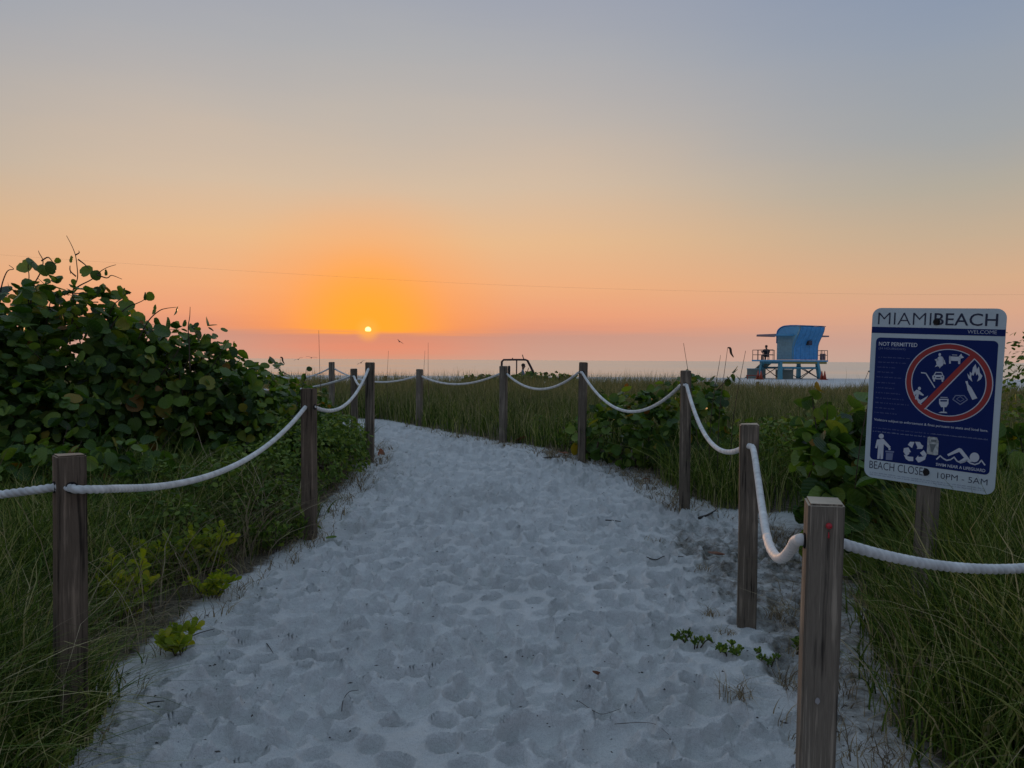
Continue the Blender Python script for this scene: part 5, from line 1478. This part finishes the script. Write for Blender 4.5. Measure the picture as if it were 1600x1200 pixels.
# dry tufts on the sand between the right posts
def tuft(label, px, py, n, h, seed, mat=None):
    r = np.random.default_rng(seed)
    x, y = onground(px, py); z = g1(x, y)
    xx = r.normal(0, .04, n); yy = r.normal(0, .03, n)
    V, Q, T = blades(xx, yy, np.full(n, -.005), h * r.uniform(.5, 1.2, n), np.full(n, .005), r.uniform(.3, 2.4, n), r.uniform(0, 6.28, n), r, 4)
    o = obj('dry_tuft', np_mesh('dry_tuft', V, Q, T), mat or M['straw'])
    o.location = (x, y, z)
    tag(o, label, 'grass tuft', 'dry tufts on the sand')
for i, (px, py, n, h, lb) in enumerate(((1098, 890, 40, .07, 'dry tuft left of the steep rope post, upper of the column'), (1108, 960, 34, .07, 'dry tuft left of the steep rope post, middle of the column'), (1135, 990, 30, .06, 'dry tuft at the left foot of the steep rope post'),
                                       (1150, 1090, 46, .12, 'spiky dry tuft on the sand left of the nearest right post'), (1215, 965, 60, .13, 'dry tangle between the two nearest right posts'), (1240, 1080, 40, .10, 'dry tuft touching the nearest right post'),
                                       (1020, 845, 18, .05, 'small dry tuft right of the path centre'), (520, 800, 30, .07, 'reddish dry tuft just right of the second left post'))):
    tuft(lb, px, py, n, h, 70 + i)

# fallen leaves and twigs
def fallen_leaf(label, px, py, s, rz, seed, kind='round', mat='deadleaf', group='fallen leaves on the sand', tilt=.35, lift=.0):
    r = random.Random(seed)
    x, y = onground(px, py); z = g1(x, y)
    o = bpy.data.objects.new('fallen_leaf', leaf_mesh(kind, M[mat]))
    o.location = (x, y, z + .012 + lift); o.rotation_euler = (r.uniform(-tilt, tilt), r.uniform(-tilt, tilt), rz); o.scale = (s, s, s)
    link(o)
    tag(o, label, 'leaf', group)
fallen_leaf('flat orange red leaf on the sand left of the steep rope post', 1106, 866, .13, .1, 1, tilt=.15)
fallen_leaf('curled dark red leaf right of the foot of the post below the sun', 590, 711, .24, .9, 2, tilt=1.1, lift=.05)
fallen_leaf('reddish leaf left of the foot of the post below the sun', 560, 712, .20, 2.5, 3, tilt=1.0, lift=.05)
fallen_leaf('red leaf lying at the foot of the roll cage post', 803, 692, .22, .2, 4, tilt=.4, lift=.02)
fallen_leaf('brown leaf at the foot of the tall post where the path curves', 924, 708, .20, 1.2, 5, tilt=.8, lift=.05)
fallen_leaf('pinkish leaf behind the foot of the third right post, upper', 1088, 745, .15, 0, 6, tilt=.9, lift=.12)
fallen_leaf('pinkish leaf behind the foot of the third right post, lower', 1089, 755, .13, .2, 7, tilt=.4, lift=.05)
fallen_leaf('narrow brown leaf on the open sand at lower centre', 926, 1055, .07, .9, 8, 'oval', tilt=.6, lift=.01)
fallen_leaf('green round leaf on the sand right of the second left post', 508, 848, .09, .3, 9, mat='smallleaf', tilt=.3, lift=.02)
fallen_leaf('dry leaf on the sand behind the tall post on the right curve', 885, 712, .14, 2.2, 10, tilt=.5, lift=.02)
fallen_leaf('small brown leaf at the right path edge before the third post', 1010, 752, .10, 1.2, 11, tilt=.5, lift=.01)
def ground_twig(label, pts, rad=.004, mat='darkbit'):
    c0 = onground(*pts[0])
    w = [onground(*p) for p in pts]
    t = []
    for i, (x, y) in enumerate(w):
        t.append((x - c0[0], y - c0[1], g1(x, y) + .008 + random.uniform(0, .012) - g1(*c0)))
    c = smooth_pts(t, 5)
    o = tube('twig', c, np.linspace(rad, rad * .5, len(c)), M[mat])
    o.location = (c0[0], c0[1], g1(*c0))
    tag(o, label, 'twig', 'twigs on the sand')
ground_twig('thin dark twig on the sand left of the third right post', [(946, 815), (960, 817), (975, 819)], .006)
ground_twig('dark stick at the path edge below the tall post on the curve', [(848, 716), (870, 714), (893, 711)], .007)
ground_twig('short black stick near the foot of the third right post', [(1092, 812), (1105, 808), (1118, 800)], .013)
ground_twig('crooked twig left of the steep rope post', [(1010, 872), (1025, 878), (1040, 870), (1068, 873)], .005)
ground_twig('fine curved twig at lower left of the path', [(534, 1115), (536, 1100), (545, 1088), (560, 1082)], .0022)
ground_twig('small forked twig on the sand at lower left', [(416, 1008), (422, 1018), (427, 1027)], .003)
ground_twig('short dark twig on the sand below the nearest left post', [(230, 1106), (242, 1103), (257, 1103)], .004)
ground_twig('thin straw lying on the sand by the lone bright plant', [(292, 1003), (310, 996), (335, 986)], .004)
ground_twig('long thin straw on the sand left of the nearest right post', [(905, 1100), (930, 1118), (945, 1120), (975, 1112)], .0014, 'stem')
ground_twig('bent straw on the sand at lower right centre', [(960, 1138), (1000, 1135), (1025, 1140), (1045, 1155)], .0014, 'stem')
# dark crumbs scattered over the sand
def crumbs():
    r = np.random.default_rng(9)
    parts = []
    n = 0
    while n < 650:
        x = r.uniform(-2.2, 2.0); y = 2.4 + 9 * r.random() ** 1.4
        sd = path_sd(np.array([x]), np.array([y]))[0]
        if sd > .1: continue
        if r.random() > .25 + math.exp(sd * 4): continue
        n += 1
        s = r.uniform(.003, .011)
        v = np.array([(-1, 0, 0), (0, -.6, 0), (1, 0, 0), (0, .6, 0), (0, 0, .5)]) * s * r.uniform(.6, 1.5, 3)
        a = r.uniform(0, 6.28); ca, sa = math.cos(a), math.sin(a)
        v = v @ np.array([[ca, sa, 0], [-sa, ca, 0], [0, 0, 1]]) + np.array([x, y, g1(x, y) + .002])
        parts.append((v, np.zeros((0, 4), int), np.array([(0, 1, 4), (1, 2, 4), (2, 3, 4), (3, 0, 4)])))
    o = obj('debris', np_mesh('debris', *join_np(parts), sm=False), M['darkbit'])
    tag(o, 'dark crumbs of plant debris scattered over the sand', 'debris', None, 'stuff')
crumbs()

# ------------------------------------------------------------------ distant marker posts, birds, overhead line
def marker(label, px, top, Y, w=.10):
    p = at(px, top, Y); z = g1(p.x, Y)
    t = thing('marker_post', label, 'post', (p.x, Y, z - .1), (0, 0, .2), 'low marker posts beyond the field')
    bm = bmesh.new(); add_box(bm, (0, 0, (p.z - z + .1) / 2), (w, w, p.z - z + .1), bevel=.008); bm_obj('shaft', bm, M['post'], t)
    bm = bmesh.new(); add_box(bm, (0, 0, p.z - z + .1 + .012), (w + .02, w + .02, .02), bevel=.004); bm_obj('cap', bm, M['post'], t)
marker('short dark stub post in the field right of the sun', 602.5, 588, 30)
marker('short dark stub post on the beach below the left tower cones', 1184, 597, 42, .14)
M['gull'] = simple('dark_gull', (.06, .05, .05), .8)
def gull(label, px, py, Y, span_, roll, yaw):
    p = at(px, py, Y)
    t = thing('gull', label, 'bird', p, (0, roll, yaw), 'gulls over the water')
    bm = bmesh.new(); bmesh.ops.create_uvsphere(bm, u_segments=12, v_segments=8, radius=1, matrix=Matrix.Diagonal((.055, .21, .055, 1)))
    for v in bm.verts:
        if v.co.y < -.08: v.co.x *= .6; v.co.z *= .6
    b = bm_obj('body', bm, M['gull'], t, True)
    for s in (-1, 1):
        h = span_ / 2
        st = [(0.03, .09, -.07, .02), (.45, .10, -.05, .16), (.75, .04, -.08, .14), (1.0, -.10, -.12, .04)]
        v = []; f = []
        for u, ya, yb, z in st: v += [(s * u * h, ya, z * h), (s * u * h, yb, z * h), (s * u * h, (ya + yb) / 2, z * h + .018)]
        for k in range(3):
            o = 3 * k; f += [(o, o + 3, o + 5, o + 2), (o + 2, o + 5, o + 4, o + 1), (o, o + 1, o + 4, o + 3)]
        me = bpy.data.meshes.new('wing'); me.from_pydata(v, [], f); obj('wing', me, M['gull'], t)
gull('gull in flight right of and below the sun', 624.5, 534, 95, 1.1, .5, .9)
gull('gull in flight low over the left bushes, right one of two', 486.5, 559, 75, 1.1, .1, .4)
gull('gull in flight low over the left bushes, left one of two', 466, 561.5, 80, 1.0, -.35, .5)
gull('gull touching the horizon beside the tall post below the sun', 564, 567, 85, 1.0, -.5, .6)
def overhead_line():
    Y = 120.0
    px = [(-250, 375), (0, 398), (400, 424.5), (800, 446), (1200, 457), (1560, 460.5), (1900, 457)]
    t = thing('overhead_cable', 'thin dark cable sagging across the sky above the sun', 'cable', (0, Y, 0))
    c = smooth_pts([np.array(at(a, b, Y)) - np.array((0, Y, 0)) for a, b in px], 12)
    tube('cable', c, .007, simple('cable_grey', (.16, .13, .12), .8), t, 6)
    for e in (c[0], c[-1]):
        tube('pole', [(e[0], 0, -3), (e[0], 0, e[2] * .5), (e[0], 0, e[2] + .4)], [.2, .17, .13], M['post'], t, 10)
overhead_line()
